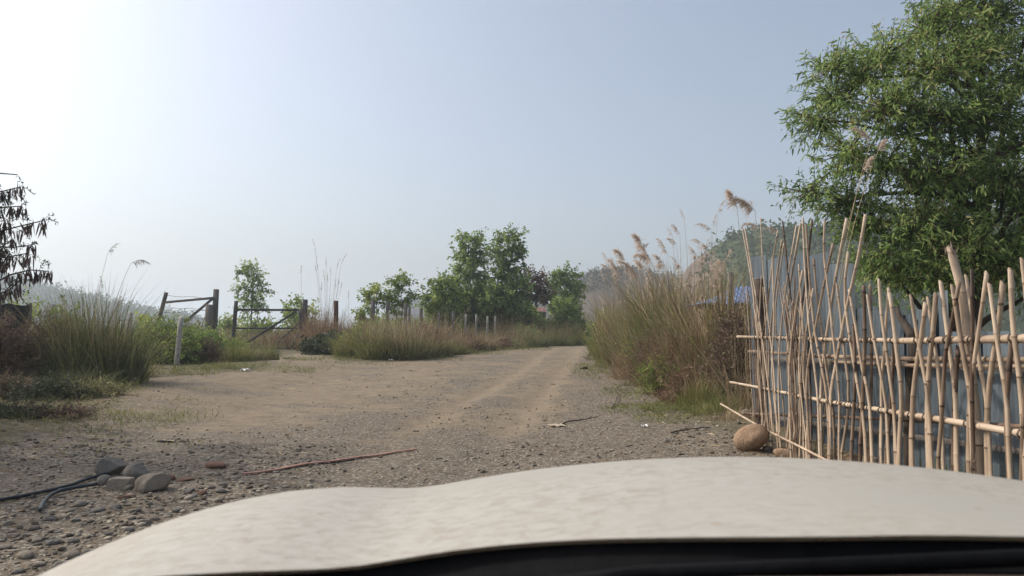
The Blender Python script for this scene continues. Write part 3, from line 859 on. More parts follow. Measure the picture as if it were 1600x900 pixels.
for k in range(9):                                   # thin canes further along, beyond the ones that stand out
    x = rr.uniform(1680, 2100); a = rr.uniform(-70, 70)
    CANES.append(([(x + a, rr.uniform(380, 520)), (x, 760), (x - a * .3, 1000), (x - a * .1, 1500)], 0))
C8 = lambda p: (1120 + p[0] / 3.3333, 300 + p[1] / 3.3333)
for k, (pl, colr) in enumerate(CANES):
    off = .034 * (1 if k % 3 else -1) + rr.normal(0, .004)
    pl = list(pl)
    if pl[-1][1] < 1300:
        (x1, y1), (x2, y2) = pl[-2], pl[-1]
        sl_ = (x2 - x1) / (y2 - y1)
        pl.append((x2 + sl_ * 60, y2 + 90)); pl.append((x2 + sl_ * 90, y2 + 260))
    pts = [on_fence(*C8(p), off) for p in pl]
    g = float(H(pts[-1][0], pts[-1][1])) - .06
    if pts[-1][2] > g: pts.append(pts[-1] + np.array([0, 0, g - pts[-1][2]]))
    else: pts[-1][2] = g
    near = sstep(9.6, 6.5, pts[0][1])
    top_r = (.0102 + .0068 * near) * rr.uniform(.85, 1.15) * (.75 if k > 47 else 1)
    flat = 1 + (.55 + .7 * near) * rr.uniform(.3, 1) * (1 if colr == 0 else .2)
    tint = {0: rr.uniform(.48, .76), 1: rr.uniform(.22, .34), 2: rr.uniform(.10, .2)}[colr]
    cane("picket", pts, top_r, top_r * 1.18, tint, fence, flat, node=rr.uniform(.3, .55), seed=k, tip='slant')
def rail(pts, r0, r1, tint, off, seed, label=None):
    cane("rail", [on_fence(*p, off) for p in pts], r0, r1, tint, fence, 1, .42, seed, 8, label=label)
rail([(1152,526), (1225,528), (1310,531), (1425,532)], .018, .024, .60, .0, 301)
rail([(1400,533), (1480,531), (1560,530), (1700,526)], .028, .036, .60, -.004, 302)
rail([(1141,597), (1195,607), (1290,627), (1380,641), (1480,657), (1600,678), (1700,695)], .016, .031, .74, .0, 303)
rail([(1126,631), (1193,670), (1240,693), (1297,722), (1350,752)], .014, .016, .62, .05, 304)
rail([(1171,549), (1300,557), (1420,561), (1600,562), (1700,562)], .022, .024, .36, -.10, 305)
rail([(1300,565), (1420,571), (1600,572), (1700,573)], .018, .022, .50, -.12, 306)
rail([(1155,646), (1190,647), (1320,652), (1480,659), (1600,667), (1700,674)], .018, .020, .22, -.10, 307)
# cord lashings where canes cross the two long rails
la = np.linspace(0, 2 * np.pi, 9)
RAIL1 = lambda px: np.interp(px, [1152, 1225, 1310, 1425, 1480, 1560, 1700], [526, 528, 531, 532, 531, 530, 526])
RAIL2 = lambda px: np.interp(px, [1141, 1195, 1290, 1380, 1480, 1600, 1700], [597, 607, 627, 641, 657, 678, 695])
for pl, colr in CANES[:48]:
    for RL in (RAIL1, RAIL2):
        yy = [300 + q[1] / 3.3333 for q in pl]; xx = [1120 + q[0] / 3.3333 for q in pl]
        if rr.random() < .28 or yy[-1] < RL(xx[-1]): continue
        ks = np.linspace(yy[0], yy[-1], 80); xs_ = np.interp(ks, yy, xx); h_ = np.argmin(np.abs(ks - RL(xs_)))
        if abs(ks[h_] - RL(xs_[h_])) > 4: continue
        c = on_fence(xs_[h_], RL(xs_[h_]), .012); k_ = rr.uniform(.85, 1.1); g_ = rr.uniform(-.5, .5)
        mb = MB()
        for dz in (-.006, .006):
            tube(mb, c + np.outer(np.cos(la), FNOR) * .045 * k_ + np.outer(np.sin(la), np.array([0, 0, 1.0]) + FDIR * g_) * .034 * k_ + FDIR * dz, .0035, 3, .3, cap=False)
        tube(mb, [c + FNOR * .045, c + FNOR * .055 + np.array([0, rr.normal(0, .015), -.05])], [.003, .002], 3, .3)
        obj("lashing", mb, M['twig'], fence)

# stout posts that carry it
def log_post(label, px, py_top, off, r0, r1, mat, name='fence_post', lean=(0, 0), group=None):
    p = on_fence(px, py_top, off); b = on_ground(p[0] + lean[0], p[1] + lean[1], -.1)
    t = thing(name, label, "post", (b[0], b[1], b[2] + .1), group)
    mb = MB(); tube(mb, wobble(p, b, 10, .015), np.linspace(r0, r1, 10), 10, .5)
    obj('shaft', mb, M[mat], t, True)
    mb = MB(); tube(mb, [p + np.array([0, 0, .001]), p + np.array([0, 0, .018])], [r0 * .97, r0 * .9], 10, .8); obj('cut_top', mb, M['timber_pale'], t)
    return t
log_post("thick brown log post with a flat sawn top behind the far end of the bamboo", 1186, 437, -.22, .082, .09, 'twig')
p0 = on_fence(1401, 480, -.26); p1 = on_fence(1428, 532, -.26); p2 = on_fence(1421, 700, -.26); p2 = on_ground(p2[0], p2[1], -.1)
t = thing("forked_post", "dark forked branch used as a post behind the bamboo rails", "post", (p2[0], p2[1], p2[2] + .1))
mb = MB(); tube(mb, wobble(p1 + np.array([0, 0, -.02]), p2, 10, .012), np.linspace(.046, .044, 10), 10, .4); obj('shaft', mb, M['bark'], t, True)
mb = MB(); tube(mb, wobble(p0, p1, 6, .01), np.linspace(.022, .046, 6), 9, .4); obj('branch', mb, M['bark'], t, True)
mb = MB(); tube(mb, wobble(on_fence(1433, 500, -.26), p1, 6, .01), np.linspace(.009, .03, 6), 7, .4); obj('branch', mb, M['bark'], t, True)
pp = [on_fence(*C8(q), -.20) for q in [(1222,312), (1250,360), (1275,500), (1300,700), (1320,900), (1350,1150), (1365,1330)]]
pp.append(on_ground(pp[-1][0], pp[-1][1], -.1))
t = thing("bamboo_post", "thickest bamboo pole with a splintered top standing taller than its neighbours", "post", on_ground(pp[-1][0], pp[-1][1]))
cane('shaft', pp, .038, .036, .58, t, 1, .42, 990, 10, 'slant')
sp = MB()
for k in range(5):
    a = pp[0] + np.array([rr.normal(0, .02), rr.normal(0, .02), -.02]); tube(sp, [a, a + np.array([rr.normal(-.03, .03), 0, rr.uniform(.05, .12)])], [.008, .001], 4, .6)
obj('splintered_end', sp, M['bamboo'], t)

# ------------------------------------------------------------ corrugated sheet fence behind it
SX = lambda Y: 5.05 - .08 * Y
sheet_root = on_ground(SX(9), 9)
sheets = thing("sheet_metal_fence", "blue grey corrugated metal sheet fence standing behind the bamboo canes", "fence", sheet_root)
def panel(px0, px1, py_top, tilt=0.0, off=0.0, tint=.4, amp=.009, pitch=.076, bend=0.0):
    def hit(px):
        d = ray(px, 520); return (5.05 - off) / (d[0] + .08 * d[1]) * d[1]
    Ya, Yb = hit(px0), hit(px1)
    pa = P((px0 + px1) / 2, py_top, (Ya + Yb) / 2); zt = pa[2]
    L = abs(Ya - Yb); n = max(24, int(L / pitch * 8)); s = np.linspace(0, L, n)
    rows = 6
    V = []
    for k in range(rows):
        f = k / (rows - 1)
        y = Yb + s; x = SX(y) - off + amp * np.sin(2 * np.pi * s / pitch) + bend * math.sin(f * math.pi) * np.sin(s / L * np.pi)
        g = H(x, y) - .08
        z = g + (zt + tilt * (s / L - .5) - g) * f
        V.append(np.stack([x, y, z], -1))
    V = np.concatenate(V)
    i = np.arange(rows - 1)[:, None] * n; j = np.arange(n - 1)[None]
    q = np.stack([i + j, i + j + 1, i + n + j + 1, i + n + j], -1).reshape(-1, 4)
    m2 = np.concatenate([V, V + np.array([.0012, 0, 0])]); mb = MB()
    mb.add(m2, [q, q[:, ::-1] + len(V)], tint)
    obj('sheet', mb, M['sheet'], sheets, True)
edges_ = [(1174, 1200, 400, .02, .02, .30), (1198, 1228, 403, -.02, 0, .40), (1226, 1262, 398, .01, .025, .25), (1259, 1301, 397, .0, 0, .2), (1298, 1338, 412, .05, .02, .45),
          (1334, 1372, 480, -.02, 0, .35), (1369, 1412, 485, .02, .02, .42), (1408, 1436, 492, 0, 0, .45), (1432, 1462, 484, .02, .025, .55), (1459, 1483, 456, -.03, -.01, .65),
          (1480, 1532, 519, .02, .02, .55), (1528, 1582, 518, -.01, 0, .8), (1578, 1650, 520, .02, .02, .5), (1645, 1740, 516, .0, 0, .4), (1735, 1860, 518, .0, .02, .5)]
for e in edges_: panel(*e)
for py, k in ((560, 0), (650, 1)):                    # battens the sheets are nailed to
    a = on_fence(1190, py, -.85); b_ = on_fence(1760, 520 + (py - 520) * 1.6, -.85)
    mb = MB(); beam(mb, a, b_, .045, .06, .4); obj('batten', mb, M['timber'], sheets)

# ------------------------------------------------------------ stones
def stone(label, p, s, mat, seed, sub=3, angular=0.0, rz=0.0, tilt=0.0, name='stone', group='loose stones on the ground', sink=.18):
    v, f = stone_shape(sub, seed, angular); v = v * np.asarray(s, float) * .5
    c, q = math.cos(tilt), math.sin(tilt); v = np.stack([v[:, 0]*c - v[:, 2]*q, v[:, 1], v[:, 0]*q + v[:, 2]*c], -1)
    mb = MB(); mb.add(v, f, rr.uniform(.2, .8))
    o = obj(name, mb, M[mat], smooth=True)
    z = float(H(p[0], p[1])) - v[:, 2].min() - sink * s[2]
    o.location = (p[0], p[1], z); o.rotation_euler = (0, 0, rz)
    return tag(o, label, 'stone', group)
def gst(px, py): return G(px, py)
stone("large smooth tan boulder at the foot of the bamboo fence", gst(1176, 703) + np.array([-.04, -.12, 0]), (.45, .34, .30), 'stone_tan', 4, 3, 0, .15, .5, 'boulder', None, .06)
stone("largest warm grey stone at the front of the stone heap", gst(236, 766), (.345, .25, .235), 'stone_warm', 19, 3, .5, .3, .3, group='stones heaped on the hose')
stone("dark rounded stone at the back left of the heap", gst(172, 742), (.30, .22, .215), 'stone_grey', 21, 3, .6, .2, .35, group='stones heaped on the hose')
stone("squarish greenish grey block in the middle of the heap", gst(191, 763), (.265, .2, .155), 'stone_warm', -33, 3, 1.0, .1, 0, group='stones heaped on the hose')
stone("small dark stone lying against the black hose", gst(163, 759), (.165, .14, .115), 'stone_grey', 42, 2, .7, .2, 0, group='stones heaped on the hose')
stone("half hidden grey stone behind the largest one of the heap", gst(213, 748), (.27, .2, .17), 'stone_grey', 55, 3, .6, 0, 0, group='stones heaped on the hose')
stone("little pale pebble under the square block of the heap", gst(202, 766), (.10, .08, .06), 'stone_warm', 61, 2, .2, group='stones heaped on the hose')
stone("flat red brown shard right of the stone heap", gst(288, 751), (.17, .14, .05), 'brickish', 71, 2, 1.0, name='stone', group='stones heaped on the hose')
stone("small brown stone tucked beside the flat shard", gst(268, 750), (.10, .09, .075), 'brickish', 73, 2, .8, group='stones heaped on the hose')
stone("long orange brown shard lying before the stone heap", gst(196, 779), (.155, .06, .04), 'brickish', 75, 2, .9, .35)
stone("half buried pinkish stone on the dust right of the heap", gst(338, 731), (.22, .16, .07), 'brickish', 81, 2, .3)
stone("dark angular stone on the verge near the white scrap", gst(1041, 692), (.105, .09, .09), 'stone_grey', 83, 2, .9)
stone("low tan stone at the foot of the bamboo pickets", gst(1224, 712), (.28, .2, .12), 'stone_tan', 85, 2, .4)
stone("dark flat stone between the boulder and the bamboo", gst(1198, 705), (.15, .12, .07), 'stone_grey', 87, 2, .9)
stone("pale cobble in the grass left of the bamboo end", gst(1166, 648), (.22, .15, .12), 'stone_warm', 88, 2, .2)
stone("dark clod on the right edge of the track near tall reeds", gst(912, 577), (.26, .2, .14), 'bark', 89, 2, .7)
for k, (px, py, sx, lab) in enumerate([(1330, 708, .30, "largest brown stone behind the bamboo pickets"), (1362, 696, .30, "brown stone behind the bamboo below the sheet metal"), (1300, 712, .22, "brown stone behind the crowded bamboo feet"), (1395, 720, .22, "grey brown stone behind the bamboo left of the forked branch"), (1500, 712, .2, "brown stone behind the bamboo right of the forked branch"), (1440, 706, .18, "small stone at the foot of the forked branch")]):
    p = on_fence(px, py, -.42); stone(lab, (p[0], p[1]), (sx, sx * .8, sx * .65), ('stone_tan', 'stone_warm')[k % 2], 120 + k, 2, .3, k)
# single pebbles of the near gravel that can be told apart
PEB = [(35,800),(78,812),(77,768),(106,800),(118,815),(92,768),(130,820),(152,800),(60,845),(40,872),(85,850),(76,842),(115,847),(135,865),(22,838),(55,828),(90,832),(140,838),(170,836),(201,830),(225,818),(240,812),(263,806),(285,780),(300,778),(277,800),(316,772),(330,763),(345,770),(318,788),(246,832),(262,838),(150,872),(172,858),(190,850),(62,885),(30,895),(100,885),(163,826),(205,812),(226,840),(250,798),(350,758),(296,768),(12,820),(8,858),(125,790),(145,785),(180,795),(215,800),(52,796),(112,872)]
adj = ["pale oval", "flat grey", "rounded grey", "brownish", "dark grey", "light tan"]
for k, (px, py) in enumerate(PEB):
    p = gst(px, py); s = rr.uniform(.045, .095)
    o = stone("river pebble standing out in the gravel before the stone heap", p, (s * rr.uniform(1, 1.5), s, s * rr.uniform(.4, .65)), ('stone_grey', 'stone_grey', 'stone_warm', 'stone_warm', 'stone_grey', 'stone_warm')[k % 6] if k % 26 else 'brickish', 200 + k, 2, .25 * (k % 3), rr.uniform(0, 3), name='pebble', group='pebbles in the near gravel', sink=.25)
    o["category"] = 'pebble'

def gravel(name, n, yr, size, sub, seed, dens):
    r = np.random.default_rng(seed)
    y = yr[0] * (yr[1] / yr[0]) ** r.uniform(0, 1, n); x = r.uniform(-.74, .62, n) * y
    w = dens(x, y); keep = r.uniform(0, 1, n) < w
    x, y = x[keep], y[keep]; n = len(x)
    forms = [stone_shape(sub, 600 + k, .3 * (k % 3)) for k in range(8)]
    s = size[0] * (size[1] / size[0]) ** (r.uniform(0, 1, n) ** 2.0)
    mb = MB()
    for k in range(8):
        v, f = forms[k]; ids = np.arange(n)[k::8]
        if not len(ids): continue
        sc = s[ids][:, None] * np.stack([r.uniform(.9, 1.6, len(ids)), r.uniform(.8, 1.1, len(ids)), r.uniform(.35, .75, len(ids))], -1) * .5
        a = r.uniform(0, 2*np.pi, len(ids)); V = v[None] * sc[:, None]
        ca, sa = np.cos(a)[:, None], np.sin(a)[:, None]
        V = np.stack([V[..., 0]*ca - V[..., 1]*sa, V[..., 0]*sa + V[..., 1]*ca, V[..., 2]], -1)
        V += np.stack([x[ids], y[ids], H(x[ids], y[ids]) + sc[:, 2] * .45], -1)[:, None]
        F_ = f[None] + (np.arange(len(ids)) * len(v))[:, None, None]
        mb.add(V.reshape(-1, 3), F_.reshape(-1, 3), np.repeat(r.uniform(0, 1, len(ids)), len(v)))
    obj(name, mb, M['gravel'], kind='stuff', smooth=sub > 1)
def gd(x, y):
    d = np.clip(fbm(x, y, 1.3, 61) * 2.6 - .95, .04, 1)
    dm = x - road_mid(y)
    rut = np.exp(-((dm + 1.15) / .4) ** 2) + np.exp(-((dm - .35) / .4) ** 2)
    d = d * (1 - .75 * np.clip(rut, 0, 1) * sstep(6, 11, y))
    d = d * (1 - .85 * sstep(-2.0, -4.5, dm) * sstep(9.5, 13, y))
    d = d + .45 * sstep(11, 6, y) * sstep(-.5, -3, x) + .25 * sstep(1.2, 2.4, dm)
    sd = poly_dist(road_poly, x, y)
    return np.clip(d, 0, 1) * (1 - .7 * sstep(.2, 1.0, sd))
gravel("near_gravel", 11000, (4.2, 10.5), (.012, .06), 1, 1, gd)
gravel("gravel", 26000, (8, 40), (.013, .055), 0, 2, gd)
def bank_heap(x, y): return (np.abs(x - (2.6 + .9 * noise(y, y, 2.0, 4))) < .5) * sstep(28, 20, y) * sstep(9, 10, y) * .5
gravel("verge_rubble", 9000, (9.5, 26), (.02, .10), 1, 3, bank_heap)

# ------------------------------------------------------------ hose, strap, litter
def ground_line(pxs, lift, n=40):
    p = np.array([G(*q) for q in pxs]); t = np.linspace(0, len(p) - 1, n); i = np.arange(len(p))
    x = np.interp(t, i, p[:, 0]); y = np.interp(t, i, p[:, 1])
    for _ in range(4):
        x[1:-1] = .25*x[:-2] + .5*x[1:-1] + .25*x[2:]; y[1:-1] = .25*y[:-2] + .5*y[1:-1] + .25*y[2:]
    return np.stack([x, y, H(x, y) + lift], -1)
mb = MB(); tube(mb, ground_line([(-160, 815), (-60, 800), (0, 786), (60, 775), (105, 765), (140, 751), (178, 741)], .025), .017, 8, .3)
tag(obj("hose", mb, M['hose'], smooth=True), "long black hose running in from the left under the stone heap", "hose", "black hoses at the stone heap")
L_ = ground_line([(62, 803), (66, 793), (74, 783), (90, 773), (118, 767), (150, 762), (172, 757)], .03)
mb = MB(); tube(mb, L_, .017, 8, .9)
tag(obj("hose", mb, M['hose'], smooth=True), "short hose end that bends down before the stone heap", "hose", "black hoses at the stone heap")
L_ = ground_line([(380, 743), (430, 737), (500, 725), (560, 716), (610, 710), (650, 704)], .012, 50)
tg = norm(np.gradient(L_, axis=0)); sd_ = norm(np.cross(tg, [0, 0, 1.0]))
V = np.concatenate([L_ - sd_ * .028, L_ + sd_ * .028, L_ + sd_ * .026 + [0, 0, .012], L_ - sd_ * .026 + [0, 0, .012]]); n_ = 50
q = np.concatenate([np.stack([np.arange(n_-1) + a*n_, np.arange(1, n_) + a*n_, np.arange(1, n_) + ((a+1) % 4)*n_, np.arange(n_-1) + ((a+1) % 4)*n_], -1) for a in range(4)])
mb = MB(); mb.add(V, q, .5)
tag(obj("strap", mb, M['strap']), "long faded pink strap lying across the dirt track", "strap")
def scrap(label, px, py, w, mat, seed, cat='litter', h=.4, name='paper_scrap', group=None):
    r = np.random.default_rng(seed); p = G(px, py); n = 6
    g = np.linspace(-1, 1, n); X, Y = np.meshgrid(g, g)
    Z = (r.uniform(0, 1, (n, n)) * h + .25 * h * np.abs(X)) * w
    X = X * w * .5 * (1 + .3 * r.uniform(-1, 1, (n, n))) ; Y = Y * w * .4 * (1 + .3 * r.uniform(-1, 1, (n, n)))
    V = np.stack([X + p[0], Y + p[1], Z + p[2] + .006], -1).reshape(-1, 3)
    q = np.array([[i*n+j, i*n+j+1, (i+1)*n+j+1, (i+1)*n+j] for i in range(n-1) for j in range(n-1)])
    V = np.concatenate([V, V + [0, 0, .002]]); mb = MB(); mb.add(V, [q, q[:, ::-1] + n*n], .5)
    return tag(obj(name, mb, M[mat]), label, cat, group)
scrap("crumpled white scrap beside the low grass on the right verge", 1006, 669, .10, 'litter', 1)
scrap("white scrap lying at the weeds before the open gate", 382, 581, .22, 'litter', 2)
scrap("small white scrap below the long grass bank", 611, 564, .16, 'litter', 3)
scrap("flat tan cardboard piece on the right side of the track", 868, 667, .24, 'card', 4, h=.12, name='cardboard')
scrap("pale scrap on the near dust left of the strap", 262, 691, .20, 'card', 8, h=.1)

# ------------------------------------------------------------ left side: gates, posts, wires
def post_px(name, label, px, py0, bx, by, Y, w, mat, cat='post', group=None, pointed=False, bury=True):
    """a squared post from its top to its foot"""
    a = P(px, py0, Y); b = P(bx, by, Y)
    if bury: b = b + (b - a) / max(a[2] - b[2], .1) * (b[2] - float(H(b[0], b[1])) + .1)
    t = thing(name, label, cat, on_ground(b[0], b[1]), group)
    mb = MB(); beam(mb, a, b, w, w, .5, .14); obj('shaft', mb, M[mat], t)
    if pointed:
        v = np.array([[-1, -1, 0], [1, -1, 0], [1, 1, 0], [-1, 1, 0], [-.15, 0, 1.1], [.15, 0, 1.1]]) * w * .46
        mb = MB(); mb.add(v + a + [0, 0, -.002], [np.array([[0, 1, 5, 4], [2, 3, 4, 5]]), np.array([[1, 2, 5], [3, 0, 4]])], .5); obj('pointed_cap', mb, M[mat], t)
    return a, b
cp = post_px("concrete_post", "pale concrete fence post with pointed top leaning in the weeds", 283, 497, 275, 582, 24.0, .135, 'concrete', pointed=True, group='concrete posts of the wire fence')
post_px("concrete_post", "grey concrete post half hidden behind the tall grass", 203, 489, 200, 545, 26.0, .15, 'concrete', pointed=True, group='concrete posts of the wire fence')
post_px("concrete_post", "faint concrete post in the dark brush at far left", 81, 476, 82, 545, 23.0, .16, 'concrete', group='concrete posts of the wire fence')
a = post_px("gate_post", "tallest dark timber post of the leaning left gate frame", 338, 452, 333, 547, 34.0, .215, 'timber')
post_px("stump_post", "split weathered stump beside the tallest gate post", 327, 476, 324, 540, 33.6, .26, 'timber_pale')
g1 = thing("leaning_gate_frame", "leaning timber frame with barbed wire left of the open gate", "gate", on_ground(*P(290, 520, 34)[:2]))
for nm, (x0, y0, x1, y1), w, mt in (("stile", (260, 457, 246, 507), .15, 'timber'), ("top_rail", (257, 472.5, 334, 465.5), .13, 'timber_pale'), ("brace", (333, 466, 289, 503), .12, 'timber'), ("brace", (312, 508, 284, 536), .13, 'timber')):
    mb = MB(); beam(mb, P(x0, y0, 33.9), P(x1, y1, 33.8 if nm == 'brace' else 33.9), w, w * .8, .5); obj(nm, mb, M[mt], g1)
def wire(parent, pts, r_=.006, barb=True, seed=0, sag=.05):
    mb = MB(); r = np.random.default_rng(seed)
    p = np.array(pts, float); L = [p[0]]
    for a_, b_ in zip(p[:-1], p[1:]):
        for t in np.linspace(0, 1, 9)[1:]: L.append(a_ * (1-t) + b_ * t - np.array([0, 0, sag * 4 * t * (1-t)]) + r.normal(0, .008, 3))
    L = np.array(L); tube(mb, L, r_, 4, .5)
    if barb:
        for k in range(len(L) - 1):
            for q in (.25, .75):
                c = L[k] * (1-q) + L[k+1] * q
                for s_ in (1, -1): d = r.normal(0, 1, 3); d = d / np.linalg.norm(d) * .03; tube(mb, [c - d, c + d], .004, 3, .5)
    return obj('wire', mb, M['wire'], parent)
for k, (y0, y1) in enumerate(((461, 465), (479, 484), (488, 482), (497, 496))):
    wire(g1, [P(259 - k * 3, y0, 33.9), P(300, (y0 + y1) / 2, 33.9), P(334, y1, 33.9)], seed=k)
wf = thing("barbed_wire", "three rusty barbed wires strung between the leaning concrete posts", "wire", on_ground(*P(240, 520, 25)[:2]))
for k in range(3):
    wire(wf, [P(60, 500 + k * 17, 23), P(201, 500 + k * 15, 25.95), P(281 - k * 2, 507 + k * 19, 23.9), P(330, 515 + k * 10, 33.5)], seed=10 + k)

g2 = thing("open_gate", "dark steel frame gate standing open with one diagonal brace", "gate", on_ground(*P(420, 545, 40)[:2]))
for nm, (x0, y0, x1, y1), w, Y0, Y1 in (("stile", (369, 470, 364, 539), .17, 40, 40), ("stile", (470.5, 483, 470, 546), .22, 40.5, 40.5), ("top_rail", (369, 484, 470, 484.5), .12, 40, 40.5), ("middle_rail", (368, 513, 469, 513), .09, 40, 40.5), ("bottom_rail", (374, 544.5, 470, 544.5), .09, 40, 40.5), ("diagonal_brace", (463, 486.5, 374, 543), .11, 40.45, 39.9)):
    mb = MB(); beam(mb, P(x0, y0, Y0), P(x1, y1, Y1), w, w, .5); obj(nm, mb, M['steel'], g2)
post_px("gate_post", "dark post that the open steel gate hangs from", 477, 468, 474, 545, 41.2, .25, 'steel')
post_px("brace_pole", "slanting dark prop pole behind the open gate", 470, 502, 428, 540, 42.0, .12, 'timber', cat='pole', bury=False)
post_px("brace_pole", "short prop at the foot of the gate's hinge post", 468, 520, 456, 543, 40.9, .2, 'timber', cat='pole', bury=False)
p = P(468.5, 547.5, 39.8); mb = MB(); b_ = on_ground(p[0], p[1]); box(mb, (p[0], p[1], b_[2] + .06), (.40, .25, .13), .5, .1, .03)
box(mb, (p[0], p[1], b_[2] + .135), (.24, .14, .03), .5, .1, .01)
tag(obj("block", mb, M['yellow']), "yellow block under the foot of the gate's hinge stile", "block")
post_px("fence_post", "reddish brown post in the dry grass right of the gate", 525, 470, 525, 506, 40, .22, 'redpost')
FP = [(583, 468, 40, .20, 'timber', "thickest grey fence post left of the two slim saplings"), (605, 472, 44, .18, 'timber', "grey fence post second from the gate in the row"), (634, 474, 42, .18, 'timber', "dark fence post below the taller sapling"), (640, 482, 47, .14, 'timber_pale', "thin pale fence post just right of a dark one"), (658, 482, 40, .17, 'timber', "dark fence post standing clear against the far hill"),
      (686, 487, 46, .12, 'timber_pale', "slim grey fence post at the left edge of the bright bushes"), (708, 487, 47, .15, 'timber_pale', "grey post just left of the white posts"), (728, 491, 46, .13, 'white_post', "first and leftmost white post below the twin trees"), (744.5, 491, 47, .13, 'white_post', "second white post below the twin trees, slightly bent"), (762, 494, 45, .12, 'white_post', "third white post below the twin trees, the lowest of them"), (774, 494, 49, .12, 'white_post', "rightmost white post by the dark trunk of the right twin tree")]
for px, py, Y, w, mt, lab in FP:
    post_px("fence_post", lab, px, py, px - .5, 520, Y, w, mt, group='posts of the far wire fence')
wf = thing("wire_strand", "thin wires along the far row of fence posts", "wire", on_ground(*P(640, 520, 42)[:2]))
for k in range(2): wire(wf, [P(x, y + 9 + k * 10, Y) for x, y, Y, *_ in FP], .006, False, 30 + k)
post_px("fence_post", "leaning grey post standing among the tall reeds", 1035, 437, 1031, 500, 23.3, .15, 'timber_pale', group='old posts in the reeds')
post_px("fence_post", "pale rotten post in the reeds beside the blue roof", 1142, 426, 1141, 500, 17.6, .12, 'timber_pale', group='old posts in the reeds')
# dark cloth screen at the far left edge
s0, s1 = P(-60, 472, 19.6), P(46, 475, 20)
t = thing("net_screen", "dark cloth screen half buried in brush at the left edge", "screen", on_ground(s0[0], s0[1]))
n_ = 14; V = []
for k in range(6):
    for j in range(n_):
        f = j / (n_ - 1); p = s0 + (s1 - s0) * f; g_ = float(H(p[0], p[1]))
        z = g_ + (p[2] - .05 * math.sin(f * 9) ** 2 - g_) * k / 5
        V.append((p[0], p[1] + .05 * math.sin(f * 17 + k), z))
q = np.array([[k*n_+j, k*n_+j+1, (k+1)*n_+j+1, (k+1)*n_+j] for k in range(5) for j in range(n_-1)])
V = np.array(V); mb = MB(); mb.add(np.concatenate([V, V + [0, .006, 0]]), [q, q[:, ::-1] + len(V)], .4); obj('cloth', mb, M['net'], t)
for p in (s0, s1):
    mb = MB(); beam(mb, p + [0, .05, .03], on_ground(p[0], p[1] + .05, -.1), .06, .06); obj('pole', mb, M['timber'], t)

# ------------------------------------------------------------ far sheds
def shed(name, label, px0, px1, py_eave, py_ridge, Y, dep, roofmat, wallmat, hip=0):
    a, b = P(px0, py_eave, Y), P(px1, py_eave, Y)
    ridge = P((px0 + px1) / 2, py_ridge, Y + dep / 2)[2]
    g = float(H(a[0], Y)); t = thing(name, label, "shed", ((a[0] + b[0]) / 2, Y, g))
    w = b[0] - a[0]
    mb = MB(); box(mb, ((a[0] + b[0]) / 2, Y + .3 + .04, (g + a[2]) / 2 - .06), (w * .92, .08, a[2] - g), .5); obj('wall', mb, M[wallmat], t)
    for x in (a[0] + w * .05, b[0] - w * .05):
        mb = MB(); box(mb, (x, Y + dep / 2 + .2, (g + a[2]) / 2 - .06), (.08, dep * .8, a[2] - g), .5); obj('wall', mb, M[wallmat], t)
        mb = MB(); beam(mb, (x, Y + .08, a[2] - .02), (x, Y + .08, g - .1), .1); obj('post', mb, M['timber'], t)
    n = int(w / .02) + 2; xs = np.linspace(a[0], b[0], n); cz = .018 * np.sin((xs - a[0]) * 2 * np.pi / .16)
    for k in (0, 1):
        if hip: zr = np.where(xs < a[0] + hip, a[2] + (ridge - a[2]) * (xs - a[0]) / hip, ridge); yr = Y - .1 + (dep / 2 + .1) * np.clip((xs - a[0]) / hip, 0, 1)
        else: zr = np.full(n, ridge); yr = np.full(n, Y + dep / 2)
        y0, y1 = (Y - .1, Y + dep / 2) if k == 0 else (Y + dep / 2, Y + dep + .1)
        z0, z1 = (a[2], ridge) if k == 0 else (ridge, a[2])
        V = np.concatenate([np.stack([xs, np.full(n, Y - .1) if k == 0 else yr, (a[2] if k == 0 else zr) + cz], -1), np.stack([xs, yr if k == 0 else np.where(xs < a[0] + hip, 2 * (Y + dep / 2) - yr, Y + dep + .1) if hip else np.full(n, y1), (zr if k == 0 else (a[2] + 0 * zr)) + cz], -1)])
        q = np.stack([np.arange(n-1), np.arange(1, n), np.arange(1, n) + n, np.arange(n-1) + n], -1)
        mb = MB(); mb.add(np.concatenate([V, V - [0, 0, .01]]), [q, q[:, ::-1] + 2*n], .5); obj('roof', mb, M[roofmat], t, True)
    return t
shed("blue_roofed_shed", "low shed with a blue sheet roof behind the reeds", 1096, 1240, 474, 448, 18.5, 3.0, 'blue_roof', 'house_wall', 1.35)
shed("red_roofed_shed", "small far shed with a faded red roof among the trees", 822, 854, 487, 480, 66, 4.0, 'red_roof', 'house_wall')

# ------------------------------------------------------------ plants on the left
def gpos(px, Y): p = P(px, 520, Y); return p[0], Y

def pl(bpx, tpx, Y, root, mat='plume', n=140, hair=.16, sr=.007, droop=1.0, dY=0.0):
    rx, ry = gpos(root, Y)
    return (P(*bpx, Y), P(*tpx, Y + dY), on_ground(rx, ry + .1), mat, n, hair, sr, droop)

